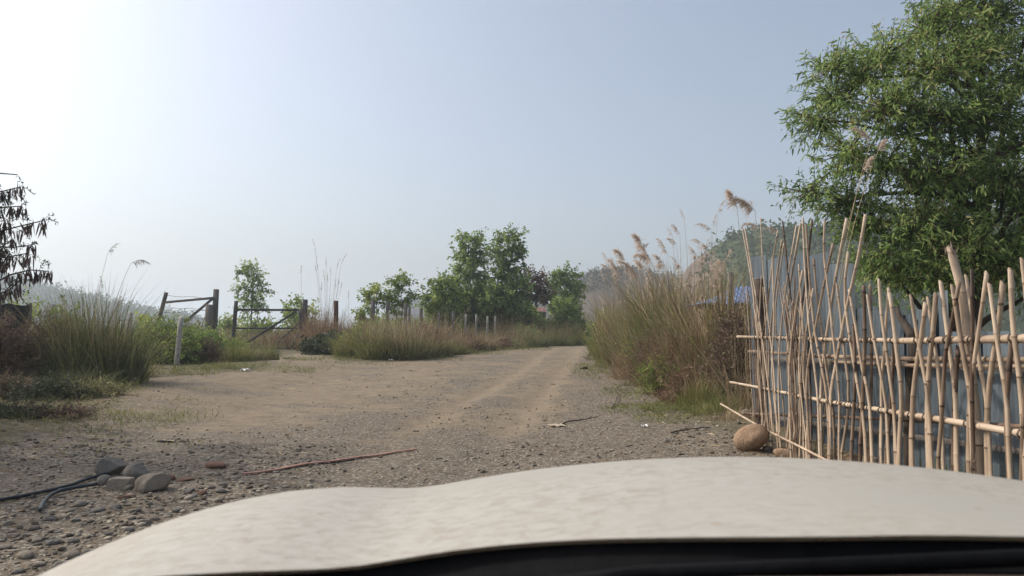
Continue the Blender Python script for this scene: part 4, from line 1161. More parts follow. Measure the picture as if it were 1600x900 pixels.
x, y = gpos(150, 17.6)
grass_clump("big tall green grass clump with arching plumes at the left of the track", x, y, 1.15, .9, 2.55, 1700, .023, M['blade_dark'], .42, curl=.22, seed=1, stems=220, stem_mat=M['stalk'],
            plumes=[pl((169, 394), (186, 381), 17.3, 133, 'plume_grey', 70, .11), pl((205, 411), (233, 411), 17.2, 150, 'plume_grey', 80, .16, .007, 1.3), pl((160, 452), (157, 433), 17.4, 155, 'plume_grey', 70, .10, .005, .3)])
x, y = gpos(182, 18.2)
grass_clump("green grass clump with fresh blades right beside the big plumed clump", x, y, .8, .7, 1.75, 900, .016, M['blade'], .4, curl=.3, seed=2)
x, y = gpos(108, 17.5)
grass_clump("thin wispy dark grass clump left of the big plumed clump", x, y, .8, .7, 2.5, 420, .012, M['blade_dark'], .3, curl=.2, seed=3, stems=160, stem_mat=M['stalk'])
x, y = gpos(125, 15.9)
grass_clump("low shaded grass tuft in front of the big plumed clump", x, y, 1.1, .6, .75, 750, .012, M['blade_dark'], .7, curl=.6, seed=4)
x, y = gpos(48, 15.4)
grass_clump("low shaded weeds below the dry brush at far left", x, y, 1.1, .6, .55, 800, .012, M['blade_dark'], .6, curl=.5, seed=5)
bush("dry_brush", "dark brown dry brush heap at the left edge below the cloth screen", -60, 75, 476, 17.0, 520, 28, .075, .38, M['redbrown'], 1, spray=.45, depth=.8)
bush("dry_brush", "dark twiggy brush between the cloth screen and the tall grass", 40, 135, 474, 17.6, 420, 26, .07, .35, M['redbrown'], 2, spray=.45, depth=.7)
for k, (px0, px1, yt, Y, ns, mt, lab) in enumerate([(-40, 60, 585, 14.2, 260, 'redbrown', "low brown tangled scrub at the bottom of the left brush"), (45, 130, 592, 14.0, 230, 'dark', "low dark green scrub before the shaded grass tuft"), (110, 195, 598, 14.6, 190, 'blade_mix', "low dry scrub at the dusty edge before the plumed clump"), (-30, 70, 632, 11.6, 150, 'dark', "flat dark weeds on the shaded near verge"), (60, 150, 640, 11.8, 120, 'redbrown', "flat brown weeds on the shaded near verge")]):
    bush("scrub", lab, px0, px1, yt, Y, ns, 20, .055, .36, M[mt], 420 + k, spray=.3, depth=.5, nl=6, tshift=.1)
for k, (px0, px1, yt, Y, ns, mt, lab) in enumerate([(192, 262, 484, 26.5, 260, 'lime', "tall yellow green weeds behind the grey concrete post"), (255, 335, 488, 29.5, 260, 'blade_mix', "tall brown seedy weeds before the leaning gate frame"), (205, 285, 522, 25.6, 230, 'blade_dry', "straw coloured tangle left of the leaning concrete post"), (330, 400, 530, 28.6, 200, 'lime', "leafy green weeds at the right of the leaning gate frame"), (150, 215, 540, 19.5, 190, 'blade_mix', "seedy weeds at the right flank of the plumed clump")]):
    bush("weed_bush", lab, px0, px1, yt, Y, ns, 20, .10, .34, M[mt], 430 + k, spray=.45, depth=.6, nl=6)
bush("bush", "yellow green leafy bush behind the dark cloth screen", -30, 62, 434, 21, 130, 22, .11, .5, M['lime'], 3, spray=.45, depth=.9)
bush("bush", "bright green leafy bush behind the wispy grass", 70, 122, 450, 21.5, 90, 22, .12, .5, M['green'], 4, spray=.4, depth=.7)
bush("weed_bush", "yellowing leafy weeds between the two concrete posts", 200, 310, 492, 25.3, 420, 24, .11, .42, M['lime'], 5, spray=.45, depth=.8, tshift=-.12)
bush("weed_bush", "small pale green bush with big leaves behind the weeds", 212, 244, 486, 29, 40, 16, .20, .45, M['lime'], 6, spray=.4, depth=.5, nl=3)
bush("weed_bush", "brown and green weeds around the foot of the leaning gate frame", 282, 350, 502, 27.5, 330, 24, .10, .42, M['green'], 7, spray=.45, depth=.8)
x, y = gpos(240, 25.2)
grass_clump("dry mixed grass before the yellowing weeds and concrete post", x, y, 1.3, .5, 1.25, 900, .016, M['blade_mix'], .4, curl=.4, seed=8, stems=120)
x, y = gpos(312, 26.5)
grass_clump("dull grass under the leaning gate frame", x, y, .9, .5, 1.15, 700, .016, M['blade_mix'], .35, curl=.4, seed=9)
x, y = gpos(372, 27.0)
grass_clump("bright green weeds at the open mouth of the gate", x, y, .55, .5, 1.25, 700, .018, M['blade'], .4, curl=.35, seed=10, tshift=.1)
x, y = gpos(418, 29.0)
grass_clump("upright grass clump in front of the open steel gate", x, y, .5, .4, 1.35, 480, .016, M['blade'], .32, curl=.3, seed=11)
x, y = gpos(452, 31.0)
grass_clump("little dark tuft alone on the tan dust before the gate", x, y, .3, .3, .42, 150, .014, M['blade_dark'], .6, seed=12)
x, y = gpos(345, 24.4)
grass_clump("dry little tuft at the edge of the tan dust", x, y, .25, .2, .3, 80, .012, M['blade_dry'], .6, seed=13)
for k, (px, Y, w, h, mt, lab) in enumerate([(350, 46, 2.6, 1.7, 'blade_dry', "brown dry grass behind the gate gap"), (410, 47, 2.4, 1.5, 'blade_dry', "brown dry grass seen through the steel gate"), (445, 44, 1.3, 1.6, 'blade_red', "red brown dry grass behind the gate's brace"), (300, 44, 2.4, 1.6, 'blade_mix', "mixed grass behind the leaning gate frame")]):
    x, y = gpos(px, Y); grass_clump(lab, x, y, w, 1.2, h, 1100, .03, M[mt], .3, seed=20 + k)
DX = lambda v: (460 + v[0] / 4.5, 370 + v[1] / 4.5)
up = [((165,240),(125,15),.2), ((47,260),(50,200),0), ((223,210),(223,143),0), ((298,222),(325,155),0), ((332,182),(378,118),0), ((213,312),(203,233),0), ((233,320),(232,258),0), ((257,275),(254,218),0), ((312,340),(312,298),0), ((328,366),(334,320),0), ((380,432),(383,378),0), ((155,250),(145,203),0), ((288,372),(292,300),0), ((188,380),(194,322),0)]
x, y = gpos(508, 41)
grass_clump("tall pale reeds with upright plumes right of the steel gate", x, y, 1.3, .8, 3.0, 500, .03, M['blade_dry'], .16, curl=.12, seed=30, cat='reeds', name='reed_clump', stems=120, stem_mat=M['stalk'],
            plumes=[pl(DX(b), DX(t_), 41, DX(b)[0] * .4 + 508 * .6 if b[0] > 60 and b[0] < 370 else DX(b)[0], 'plume_grey', 110, .10 if k else .16, .010, .15) for k, (b, t_, _) in enumerate(up)])
x, y = gpos(505, 39.5)
grass_clump("mound of reddish dry grass right of the gate hinge post", x, y, 1.5, .9, 2.35, 1700, .028, M['blade_dry'], .3, seed=31, stems=400, stem_mat=M['blade_red'])
x, y = gpos(550, 40)
grass_clump("dry reddish grass behind the brown fence post", x, y, 1.2, .8, 1.9, 1200, .026, M['blade_mix'], .32, seed=32, stems=200, stem_mat=M['blade_red'])
bush("dark_bush", "dense dark bush at the corner below the reddish grass", 476, 548, 520, 36.0, 420, 24, .15, .5, M['dark'], 33, spray=.45, depth=1.1, nl=7)
for k, (px, Y, w, h, mt, lab) in enumerate([
    (562, 32.5, 1.1, 1.45, 'blade', "lush green grass beside the dense dark bush"), (598, 31.5, 1.1, 1.4, 'blade', "green and straw grass in the middle of the bank"),
    (636, 31.5, 1.1, 1.45, 'blade_mix', "reddish straw grass in the middle of the bank"), (672, 33, 1.1, 1.25, 'blade_mix', "straw grass at the right shoulder of the bank"),
    (590, 35, 1.6, 1.75, 'blade_mix', "taller mixed grass behind the green bank"), (650, 36, 1.7, 1.7, 'blade_dry', "tall dry grass behind the straw bank"),
    (700, 38, 1.5, 1.2, 'blade_dry', "dry grass below the bright bushes"), (735, 40, 1.5, .95, 'blade_dry', "low dry brown heap below the white posts"),
    (700, 36.0, 1.1, .75, 'blade', "short green grass at the road edge below the brown heap"), (740, 40.0, 1.3, .7, 'blade', "short green grass at the road edge under the white posts"),
    (785, 44, 1.6, .9, 'blade_mix', "mixed low grass where the road narrows"), (820, 48, 1.6, 1.2, 'blade_dark', "dark low growth under the right twin tree"),
    (855, 52, 2.0, 1.4, 'blade', "pale green grass near the far bend"), (885, 55, 1.8, 1.6, 'blade', "green grass mound at the inside of the far bend"), (845, 60, 2.4, 2.6, 'blade', "tall green grass beneath the red roof"),
    (790, 46, 2.2, 1.7, 'blade_mix', "brown grass behind the white posts"), (620, 44, 3.0, 2.0, 'blade_mix', "grass field edge along the far fence posts"), (690, 48, 2.6, 2.0, 'blade_mix', "grass under the bright bushes by the fence")]):
    x, y = gpos(px, Y); grass_clump(lab, x, y, w, .9, h * 1.3, 1050, .034, M[mt], .5, seed=40 + k, curl=.45, stems=130, stem_mat=M['blade_dry' if k % 3 else 'blade_red'])
bush("brush_heap", "grey dry brush heap on the bank left of the white posts", 672, 705, 512, 37, 80, 14, .10, .25, M['redbrown'], 60, spray=.5, depth=.6, nl=4)
bush("brush_heap", "red brown dead branches below the first white post", 712, 752, 513, 39.5, 110, 14, .12, .25, M['blade_red'], 61, spray=.5, depth=.6, nl=4)
bush("brush_heap", "red brown dead branches below the third white post", 772, 800, 517, 41.5, 80, 14, .12, .25, M['blade_red'], 62, spray=.5, depth=.6, nl=4)
bush("dark_bush", "dark green bushes at the inside of the bend", 880, 928, 494, 62, 260, 22, .24, .45, M['green'], 63, spray=.6, depth=1.4, tshift=-.15)
bush("bush", "low dull bush beneath the red brown tree", 800, 842, 508, 50, 200, 20, .17, .45, M['green'], 64, spray=.5, depth=1.0, tshift=-.2)
bush("bush", "grey green bush hiding the shed below the red roof", 816, 872, 489, 61, 230, 20, .20, .45, M['green'], 65, spray=.5, depth=1.0)

for k, (px0, px1, yt, Y, lab) in enumerate([(560, 640, 492, 54, "low leafy thicket behind the shorter sapling"), (630, 700, 488, 66, "pale thicket closing the gap left of the bright bushes"), (700, 760, 484, 70, "pale thicket seen between the trunks of the twin trees"), (760, 830, 482, 74, "dull thicket behind the rightmost white posts")]):
    bush("thicket", lab, px0, px1, yt, Y, 190, 18, .30, .5, M['lime' if k % 2 else 'green'], 300 + k, spray=.7, depth=1.4, nl=6)
x, y = gpos(345, 30.5); grass_clump("straw coloured grass filling the gap between the two gate posts", x, y, 1.1, .6, 1.2, 900, .018, M['blade_mix'], .4, seed=330, curl=.4)
x, y = gpos(395, 28.0); grass_clump("mixed grass between the two green clumps of the gate mouth", x, y, .6, .45, .8, 520, .016, M['blade_mix'], .45, seed=331, curl=.4)
bush("weed_bush", "tangled brown weeds at the foot of the leaning concrete post", 292, 344, 528, 25.6, 200, 22, .075, .38, M['redbrown'], 332, spray=.35, depth=.5, nl=5, tshift=.2)
for k, (px0, px1, yt, Y, mt, lab) in enumerate([(535, 590, 505, 33.5, 'lime', "leafy weeds rising behind the dense dark bush"), (590, 645, 508, 33, 'blade_mix', "seedy brown weeds in the middle of the bank"), (640, 690, 510, 34.5, 'blade_red', "red brown seedy weeds at the right of the bank"), (560, 630, 492, 37.5, 'lime', "yellow green weeds before the thick grey fence post"), (630, 700, 498, 38, 'blade_mix', "straw weeds before the slim fence posts")]):
    bush("weed_bush", lab, px0, px1, yt, Y, 210, 20, .12, .36, M[mt], 360 + k, spray=.5, depth=.7, nl=6)
# saplings and trees beyond the far fence
b_ = on_ground(*gpos(393, 60))
tree("slim_tree", "slim young tree standing alone behind the steel gate", b_, P(392, 408, 60), [lobe(393, 418, 60, 13, 14), lobe(382, 428, 60, 14, 11), lobe(403, 432, 60, 14, 12), lobe(378, 446, 60, 12, 10), lobe(408, 452, 60, 12, 10), lobe(391, 452, 60, 14, 13), lobe(392, 472, 60, 20, 14), lobe(405, 480, 60, 14, 10), lobe(384, 486, 60, 12, 9)], 135, 19, .25, .5, M['green'], spray=.6, trunk_r=.09, seed=1, shell=.4)
bush("bush", "thin leafy bush behind the gate hinge post", 442, 498, 448, 50, 130, 18, .26, .5, M['lime'], 66, spray=.6, depth=1.2, nl=7)
bush("bush", "pale shrubs beyond the dry field through the gate gap", 340, 372, 480, 62, 60, 16, .28, .5, M['lime'], 67, spray=.6, depth=1.0, nl=4)
bush("bush", "low green shrub at the foot of the slim lone tree", 372, 432, 484, 58, 110, 18, .26, .5, M['lime'], 68, spray=.6, depth=1.0, nl=5)
bush("bush", "small pale bush right of the reddish brown post", 548, 582, 466, 46, 80, 16, .22, .5, M['lime'], 69, spray=.5, depth=.8, nl=4)
b_ = on_ground(*gpos(588, 47))
tree("sapling", "shorter slim sapling behind the far fence posts", b_, P(587, 450, 47), [lobe(577, 456, 47, 8, 6), lobe(590, 452, 47, 9, 6), lobe(571, 465, 47, 7, 6), lobe(598, 461, 47, 8, 6), lobe(585, 467, 47, 9, 7), lobe(600, 474, 47, 7, 6), lobe(580, 485, 47, 9, 6)], 80, 15, .21, .55, M['lime'], spray=.5, trunk_r=.05, seed=2, shell=.4)
b_ = on_ground(*gpos(622, 47))
tree("sapling", "taller slim sapling with an open crown behind the fence posts", b_, P(626, 430, 47), [lobe(626, 433, 47, 9, 6), lobe(614, 441, 47, 8, 7), lobe(636, 444, 47, 9, 7), lobe(624, 452, 47, 10, 8), lobe(612, 462, 47, 9, 8), lobe(638, 463, 47, 9, 8), lobe(625, 474, 47, 13, 8), lobe(616, 487, 47, 10, 8)], 110, 15, .21, .55, M['lime'], spray=.5, trunk_r=.05, seed=3, shell=.4, tshift=-.08)
def big(name, label, px, Y, toppx, lobes, ns, seed, mat='green', tr=.16, ls=.28, per=22, **k):
    b_ = on_ground(*gpos(px, Y)); return tree(name, label, b_, P(*toppx, Y), [lobe(a, b, Y, c * .92, d * .92, e) for a, b, c, d, e in lobes], int(ns * .46), per, ls, .55, M[mat], trunk_r=tr, seed=seed, spray=.8, shell=.3, **k)
big("tree", "left one of the two tall twin trees past the white posts", 731, 56, (733, 366), [(733, 370, 15, 10, 0), (748, 376, 12, 8, 0), (722, 386, 13, 10, 0), (744, 393, 16, 11, 0), (718, 402, 12, 10, 0), (732, 410, 16, 12, 0), (752, 410, 14, 11, 0), (716, 420, 14, 10, 0), (742, 428, 20, 14, 0), (712, 440, 20, 13, 0), (750, 446, 22, 14, .5), (722, 458, 24, 14, -.5), (745, 472, 24, 13, 0), (706, 468, 16, 12, 0)], 620, 10, tshift=-.04)
big("tree", "right one of the two tall twin trees, leaning to the right", 771, 55, (806, 366), [(806, 370, 13, 9, 0), (790, 368, 10, 8, 0), (812, 382, 10, 9, 0), (778, 380, 11, 9, 0), (797, 388, 14, 10, 0), (780, 396, 12, 9, 0), (808, 402, 11, 10, 0), (785, 412, 16, 10, 0), (806, 420, 14, 11, 0), (784, 430, 20, 13, 0), (812, 440, 16, 13, 0), (778, 450, 22, 14, -.5), (802, 458, 24, 14, 0), (770, 470, 24, 13, 0), (800, 480, 24, 12, 0)], 680, 11, tshift=-.10)
big("bright_tree", "bright green bushy tree left of the twin trees", 690, 52, (693, 436), [(694, 440, 14, 9, 0), (680, 450, 13, 9, 0), (704, 450, 14, 10, 0), (672, 463, 11, 9, 0), (690, 463, 18, 11, 0), (710, 468, 14, 11, 0), (680, 478, 18, 10, 0), (700, 484, 20, 11, 0), (668, 484, 10, 9, 0)], 330, 12, mat='lime', tr=.1, ls=.25, tshift=-.15)
big("red_brown_tree", "dull red brown tree between the green ones", 834, 60, (836, 430), [(826, 432, 10, 8, 0), (840, 434, 12, 8, 0), (852, 440, 11, 8, 0), (828, 448, 14, 10, 0), (846, 452, 16, 11, 0), (834, 466, 18, 11, 0), (852, 470, 14, 10, 0), (824, 478, 12, 10, 0)], 300, 13, mat='redbrown', tr=.12, ls=.24, updir=.9)
big("tree", "round green tree at the right end of the tree row", 880, 64, (882, 428), [(868, 430, 12, 8, 0), (884, 427, 14, 8, 0), (898, 434, 11, 9, 0), (872, 443, 16, 11, 0), (892, 447, 16, 11, 0), (902, 455, 8, 9, 0), (880, 460, 20, 12, 0), (862, 466, 12, 10, 0), (899, 472, 12, 10, 0), (880, 478, 20, 11, 0), (896, 487, 13, 9, 0)], 430, 14, tr=.16, ls=.28, tshift=-.02)
big("dark_tree", "dark low tree filling the gap below the twin trees", 764, 60, (764, 440), [(750, 462, 18, 12, 0), (770, 458, 18, 12, 0), (790, 466, 18, 12, 0), (812, 466, 16, 12, 0), (758, 484, 22, 10, 0), (784, 488, 22, 10, 0), (812, 488, 20, 11, 0)], 330, 15, tr=.12, ls=.28, tshift=-.22)

for k, (px0, px1, yt, Y, mt, lab, sh) in enumerate([(664, 716, 452, 54, 'lime', "leafy lime green growth below the bright bushy tree", -.1), (706, 762, 446, 57.5, 'green', "leafy growth under the left twin tree reaching the grass", .0), (752, 812, 446, 57, 'green', "leafy growth under the right twin tree reaching the grass", -.05), (800, 838, 462, 58, 'green', "leafy growth between the twin trees and the red brown tree", -.12), (858, 908, 450, 62, 'green', "leafy growth under the round tree at the row's end", -.03)]):
    bush("tall_bush", lab, px0, px1, yt, Y, 330, 20, .28, .52, M[mt], 400 + k, spray=.7, depth=1.3, nl=6, tshift=sh)
# ------------------------------------------------------------ the pod tree at the left edge (its trunk stands outside the picture)
tb = on_ground(-8.1, 9.2)
t = thing("pod_tree", "thin tree at the left edge hung with bunches of dark brown pods", "tree", tb)
r = np.random.default_rng(404)
ttop = np.array([-7.6, 9.2, 6.0])
trk = wobble(tb - [0, 0, .15], ttop, 12, .12, 5)
mb = MB(); tube(mb, trk, np.linspace(.10, .03, 12), 9, .5); obj('trunk', mb, M['bark'], t, True)
podmb, lfmb, twmb = MB(), MB(), MB()
BR = [((27, 273), .9), ((32, 292), 1.0), ((34, 322), 1.0), ((66, 345), 1.0), ((20, 375), .9), ((45, 384), .7), ((42, 396), 1.0), ((75, 424), 1.0), ((30, 438), 1.2), ((5, 300), 1), ((8, 345), 1), ((0, 410), 1), ((-40, 250), 1), ((-30, 330), 1), ((-60, 200), 1), ((-50, 420), 1), ((-100, 130), 1), ((-90, 300), 1)]
for k, (tip, _) in enumerate(BR):
    Yb = 8.6 + r.uniform(-.4, .4)
    e = P(*tip, Yb); s = trk[int(np.clip((e[2] - .5 - tb[2]) / (ttop[2] - tb[2]) * 11, 2, 11))]
    c = wobble(s, e, 9, .10); c[:, 2] += .25 * np.sin(np.linspace(0, np.pi, 9)) ** 1
    bm = MB(); tube(bm, c, np.linspace(.026, .006, 9), 5, .5); obj('branch', bm, M['bark'], t, True)
    nb = 3 if k in (0, 5) else 7
    for q in np.linspace(.62, 1.0, nb):
        i = min(int(q * 8), 7); p = c[i] + (c[i+1] - c[i]) * (q * 8 - i)
        n = r.integers(2, 6) if k == 0 else r.integers(8, 18)
        if k == 0: n = 1
        pos = p + r.normal(0, .025, (n, 3))
        leaf_quads(podmb, pos, np.stack([r.normal(0, .25, n), r.normal(0, .25, n), -np.ones(n)], -1), r.uniform(.12, .21, n), .115, r.uniform(0, 1, n), r, six=True)
        for _ in range(2 if k else 1):                # feathery leaves, twice divided
            a = norm(r.normal(size=3) + [0.3, 0, .1]); L = r.uniform(.12, .24); m_ = 16
            tube(twmb, [p, p + a * L * .5, p + a * L - [0, 0, L * .35]], [.003, .002, .001], 3, .5, cap=False)
            u = r.uniform(.15, 1, m_)[:, None]
            leaf_quads(lfmb, p + a * L * u - np.array([0, 0, L * .35]) * u ** 2, norm(r.normal(size=(m_, 3)) + a * .7), .045, .26, r.uniform(0, .6, m_), r)
obj('pod_mass', podmb, M['pod'], t, kind='stuff'); obj('leaf_mass', lfmb, M['dark'], t, kind='stuff'); obj('twig_mass', twmb, M['twig'], t, kind='stuff')
# an unseen leafy tree, added beside it to shade the near left ground
tb2 = on_ground(-12.4, 10.2)
tree("added_shade_tree", "unseen leafy tree added beyond the left edge to shade the near verge", tb2, (-12.2, 10.2, 7.6),
     [(-12.2, 10.0, 6.3, 1.5, 1.5, .9), (-10.8, 8.4, 6.0, 1.3, 1.3, .8), (-13.4, 11.9, 6.2, 1.4, 1.4, .9), (-11.2, 10.9, 7.2, 1.2, 1.2, .8), (-13.2, 9.2, 6.8, 1.2, 1.2, .8), (-11.9, 7.2, 5.6, 1.2, 1.1, .7), (-14.6, 13.4, 6.0, 1.3, 1.2, .8)], 420, 24, .15, .45, M['green'], trunk_r=.15, seed=77)

# ------------------------------------------------------------ reeds and grass on the right
C6 = lambda v: (880 + v[0] / 4.706, 280 + v[1] / 4.706)
def p6(b, tp, Y, root, n=150, hair=.17, mat='plume', droop=1.1, sr=.007, dY=0): return pl(C6(b), C6(tp), Y, root, mat, n, hair, sr, droop, dY)
REEDS = [
 (952, 33, 1.0, .9, 2.2, 700, 'blade', "green leafy reeds at the far end of the right bank", [], 0),
 (966, 29, .95, .8, 3.0, 900, 'blade', "reeds with brown drooping plumes nearest the bend", [p6((460,600),(380,520),29,985,200,.34), p6((430,722),(335,598),28.6,975,200,.34), p6((560,722),(405,605),28.6,1000,260,.36)], 220),
 (1003, 25.5, .95, .8, 3.2, 1000, 'blade_mix', "reeds with the fluffiest upright plume", [p6((612,560),(518,408),25.5,1015,340,.34), p6((650,592),(525,562),25.4,1025,220,.28), p6((748,640),(668,560),25,1045,180,.26), p6((600,650),(535,610),25,1010,140,.24)], 260),
 (1040, 22.5, .95, .8, 3.3, 1000, 'blade', "middle reeds with several thin nodding plumes", [p6((765,550),(690,438),22.5,1052,150,.2), p6((858,402),(795,335),22.5,1068,110,.17), p6((835,478),(765,436),22.4,1066,110,.17), p6((892,302),(858,222),22.6,1082,80,.14), p6((800,410),(762,355),22.6,1064,60,.12)], 260),
 (1080, 19.8, .9, .8, 3.2, 1000, 'blade_mix', "reeds with fine grey plumes before the wooded hill", [p6((1085,362),(965,338),19.8,1118,110,.16), p6((1015,466),(935,448),19.8,1098,90,.13), p6((1045,505),(1076,432),19.8,1100,80,.10), p6((1105,338),(1126,262),19.5,1108,90,.11), p6((1140,240),(1192,152),19.4,1112,100,.13)], 260),
 (1122, 17.2, .75, .7, 2.9, 800, 'blade', "reeds beside the rotten post and the blue roof", [p6((1200,610),(1232,518),17.2,1135,100,.14), p6((1185,660),(1180,600),17.2,1130,90,.12)], 200),
]
rq = np.random.default_rng(1234)
for k, (px, Y, rx, ry, h, n, mt, lab, pls, st) in enumerate(REEDS):
    if k:
        for _ in range(14):
            bx = px + rq.uniform(-22, 24); by = rq.uniform(400, 476) - (0 if k < 4 else 12); dx, dy = rq.uniform(-16, -3), rq.uniform(-26, 4)
            pls.append(pl((bx, by), (bx + dx, by + dy), Y + rq.uniform(-.4, .4), bx + rq.uniform(4, 16), 'plume', int(rq.uniform(60, 130)), .13 + .03 * rq.random(), .006, 1.1))
    x, y = gpos(px, Y); grass_clump(lab, x, y, rx, ry, h, int(n * .85), .034, M[mt], .42, cat='reeds', name='reed_clump', curl=.3, seed=70 + k, stems=st + 120, stem_mat=M['blade_dry' if k % 2 else 'stalk'], plumes=pls)
x, y = gpos(1168, 13.2)
grass_clump("tallest arching reed stems behind the end of the bamboo fence", x, y, .5, .35, 2.3, 150, .014, M['blade_dry'], .25, cat='reeds', name='reed_clump', seed=80, stems=40, stem_mat=M['stalk'],
            plumes=[p6((1278,205),(1210,90),13.2,1172,300,.19), p6((1412,232),(1262,148),13.2,1195,300,.19), p6((1440,355),(1328,332),13.3,1196,130,.12), p6((1575,372),(1476,366),13.0,1215,130,.11)])
LOW = [(975, 27.0, 1.0, 1.6, 'blade_mix', "straw and green grass skirt nearest the bend", 900), (1002, 23.5, .95, 1.7, 'blade_dry', "dry brown grass skirt under the fluffiest plume", 1000), (1030, 20.8, .9, 1.75, 'blade_red', "red stemmed weeds low in the middle of the bank", 800),
       (1046, 19.0, .8, 1.6, 'blade', "pale green stalks at the foot of the middle reeds", 900), (1072, 17.4, .8, 1.7, 'blade_red', "deep red stems in front of the reeds", 800), (1094, 16.6, .7, 1.5, 'blade_mix', "mixed dry grass before the blue roofed shed", 800),
       (1015, 26, 1.2, 2.2, 'blade', "green blades standing among the middle reeds", 900), (1060, 21, 1.1, 2.3, 'blade_mix', "tall mixed grass behind the red stems", 900), (1100, 18.4, .9, 2.0, 'blade_mix', "tall brown grass behind the green tuft", 800)]
for k, (px, Y, w, h, mt, lab, n) in enumerate(LOW):
    x, y = gpos(px, Y); grass_clump(lab, x, y, w, .7, h, int(n * .85), .028, M[mt], .5, seed=90 + k, curl=.45, stems=140, stem_mat=M['blade_red' if k % 2 else 'blade_dry'])
for k, (px, Y, w, h, mt, lab) in enumerate([(940, 31, .7, .8, 'blade_mix', "short ragged grass at the road edge nearest the bend"), (957, 26.5, .7, .7, 'blade', "short green grass edging the straw skirt"), (985, 22.2, .7, .75, 'blade_dry', "short dead grass edging the gravel below the plumes"), (1012, 19.6, .7, .7, 'blade_mix', "short mixed grass edging the gravel in the middle"), (1040, 17.4, .6, .65, 'blade_dry', "short dead grass before the pale dry stalks"), (1066, 15.7, .5, .7, 'blade_red', "short red stems just left of the green tuft")]):
    x, y = gpos(px, Y); grass_clump(lab, x, y, w, .6, h, 520, .014, M[mt], .7, seed=340 + k, curl=.6)
bush("weed_bush", "leafy green weeds climbing through the middle of the reeds", 985, 1075, 470, 22.0, 260, 20, .10, .32, M['lime'], 350, spray=.5, depth=.9, nl=7, tshift=-.2)
bush("weed_bush", "dark tangled weeds in the hollow of the middle bank", 985, 1050, 512, 20.0, 240, 20, .07, .34, M['redbrown'], 352, spray=.4, depth=.5, nl=6)
bush("weed_bush", "leafy yellow green weeds leaning out over the gravel edge", 1000, 1062, 548, 17.2, 160, 20, .075, .3, M['lime'], 353, spray=.4, depth=.4, nl=5, tshift=-.1)
bush("weed_bush", "reddish seedy weeds spilling onto the verge left of the green tuft", 1040, 1100, 560, 15.6, 190, 22, .06, .26, M['blade_red'], 354, spray=.4, depth=.4, nl=6, tshift=.1)
bush("weed_bush", "brown seedy weeds standing in front of the reeds", 1010, 1110, 500, 17.6, 360, 22, .055, .3, M['blade_red'], 351, spray=.5, depth=.6, nl=8)
x, y = gpos(1090, 14.7)
grass_clump("fresh green grass tuft at the front of the red stems", x, y, .42, .35, .95, 520, .015, M['blade'], .38, seed=101, curl=.35, tshift=.12, stems=50, stem_mat=M['blade_red'])
x, y = gpos(1130, 13.4)
grass_clump("low green and straw grass left of the bamboo end", x, y, .75, .5, .45, 700, .012, M['blade'], .6, seed=102, curl=.5)
x, y = gpos(1150, 12.4)
grass_clump("thin dry grass around the boulder", x, y, .6, .35, .32, 420, .010, M['blade_dry'], .7, seed=103, curl=.6)
bush("hedge_bush", "brown dry hedge bush left of the metal sheets below the blue roof", 1112, 1200, 468, 15.4, 800, 28, .07, .42, M['redbrown'], 80, spray=.35, depth=.7, nl=8, cat='hedge', tshift=.1)
bush("bush", "little broad leaved green bush leaning into the road at the far bend", 922, 968, 478, 33.5, 130, 18, .19, .45, M['green'], 81, spray=.5, depth=.8, nl=4)
bush("vine_bush", "dry tangled vines above the lower metal sheets", 1338, 1420, 446, 11.6, 150, 22, .07, .35, M['blade_mix'], 82, spray=.35, depth=.5, nl=5, cat='vine')
for k, (px, py, lab) in enumerate([(1460, 700, "green strappy weeds below the metal sheets by the splintered pole"), (1575, 700, "green strappy weeds behind the widest bamboo feet"), (1520, 700, "small green weeds between the bamboo feet and the sheets")]):
    p = on_fence(px, 640, -.45); grass_clump(lab, p[0], p[1], .30, .25, .55, 130, .018, M['blade_dark'], .7, cat='weed', name='weed_clump', seed=110 + k, curl=.6)

# ------------------------------------------------------------ the big tree behind the fences on the right
TB = on_ground(8.6, 13.8)
Yt = 13.8
LB = [(1300, 105, 40, 26, 0), (1270, 195, 40, 26, -.3), (1310, 150, 46, 30, .2), (1265, 300, 36, 22, 0), (1300, 250, 44, 30, -.6), (1345, 120, 44, 30, 0), (1350, 190, 52, 36, -.8), (1390, 80, 46, 34, .2), (1420, 130, 56, 42, -.8), (1450, 50, 54, 36, 0), (1480, 110, 60, 44, -.6), (1500, 10, 60, 38, .2),
      (1540, 70, 60, 44, 0), (1575, 10, 50, 38, .4), (1600, 120, 56, 44, -.3), (1400, 210, 60, 44, -1), (1470, 200, 60, 46, -.9), (1545, 180, 60, 44, 0), (1610, 220, 50, 40, .3), (1310, 320, 44, 30, -.3), (1350, 270, 52, 40, -.8), (1410, 290, 56, 44, -1.1), (1480, 280, 60, 44, .2), (1550, 270, 56, 44, .5), (1620, 310, 50, 40, .3),
      (1340, 360, 48, 34, -.4), (1390, 370, 54, 40, -.9), (1450, 360, 56, 40, -.4), (1520, 350, 56, 40, .8), (1590, 390, 56, 36, .6), (1370, 425, 46, 26, -.3), (1430, 430, 50, 26, -.6), (1500, 430, 50, 30, .7), (1560, 440, 50, 26, .8),
      (1480, 420, 50, 30, -1.2), (1540, 400, 54, 36, -1.3), (1590, 440, 50, 26, -1.2), (1440, 400, 46, 30, -1.3), (1560, 330, 54, 40, -1.2), (1510, 300, 50, 40, -1.3), (1400, 440, 44, 22, -1.1), (1345, 410, 40, 26, -.9), (1620, 380, 50, 40, -1.0),
      (1660, 60, 70, 50, 0), (1680, 180, 70, 60, 0), (1690, 320, 60, 60, .4), (1590, -60, 80, 44, 0), (1510, -60, 60, 40, .3), (1740, 120, 60, 60, .4)]
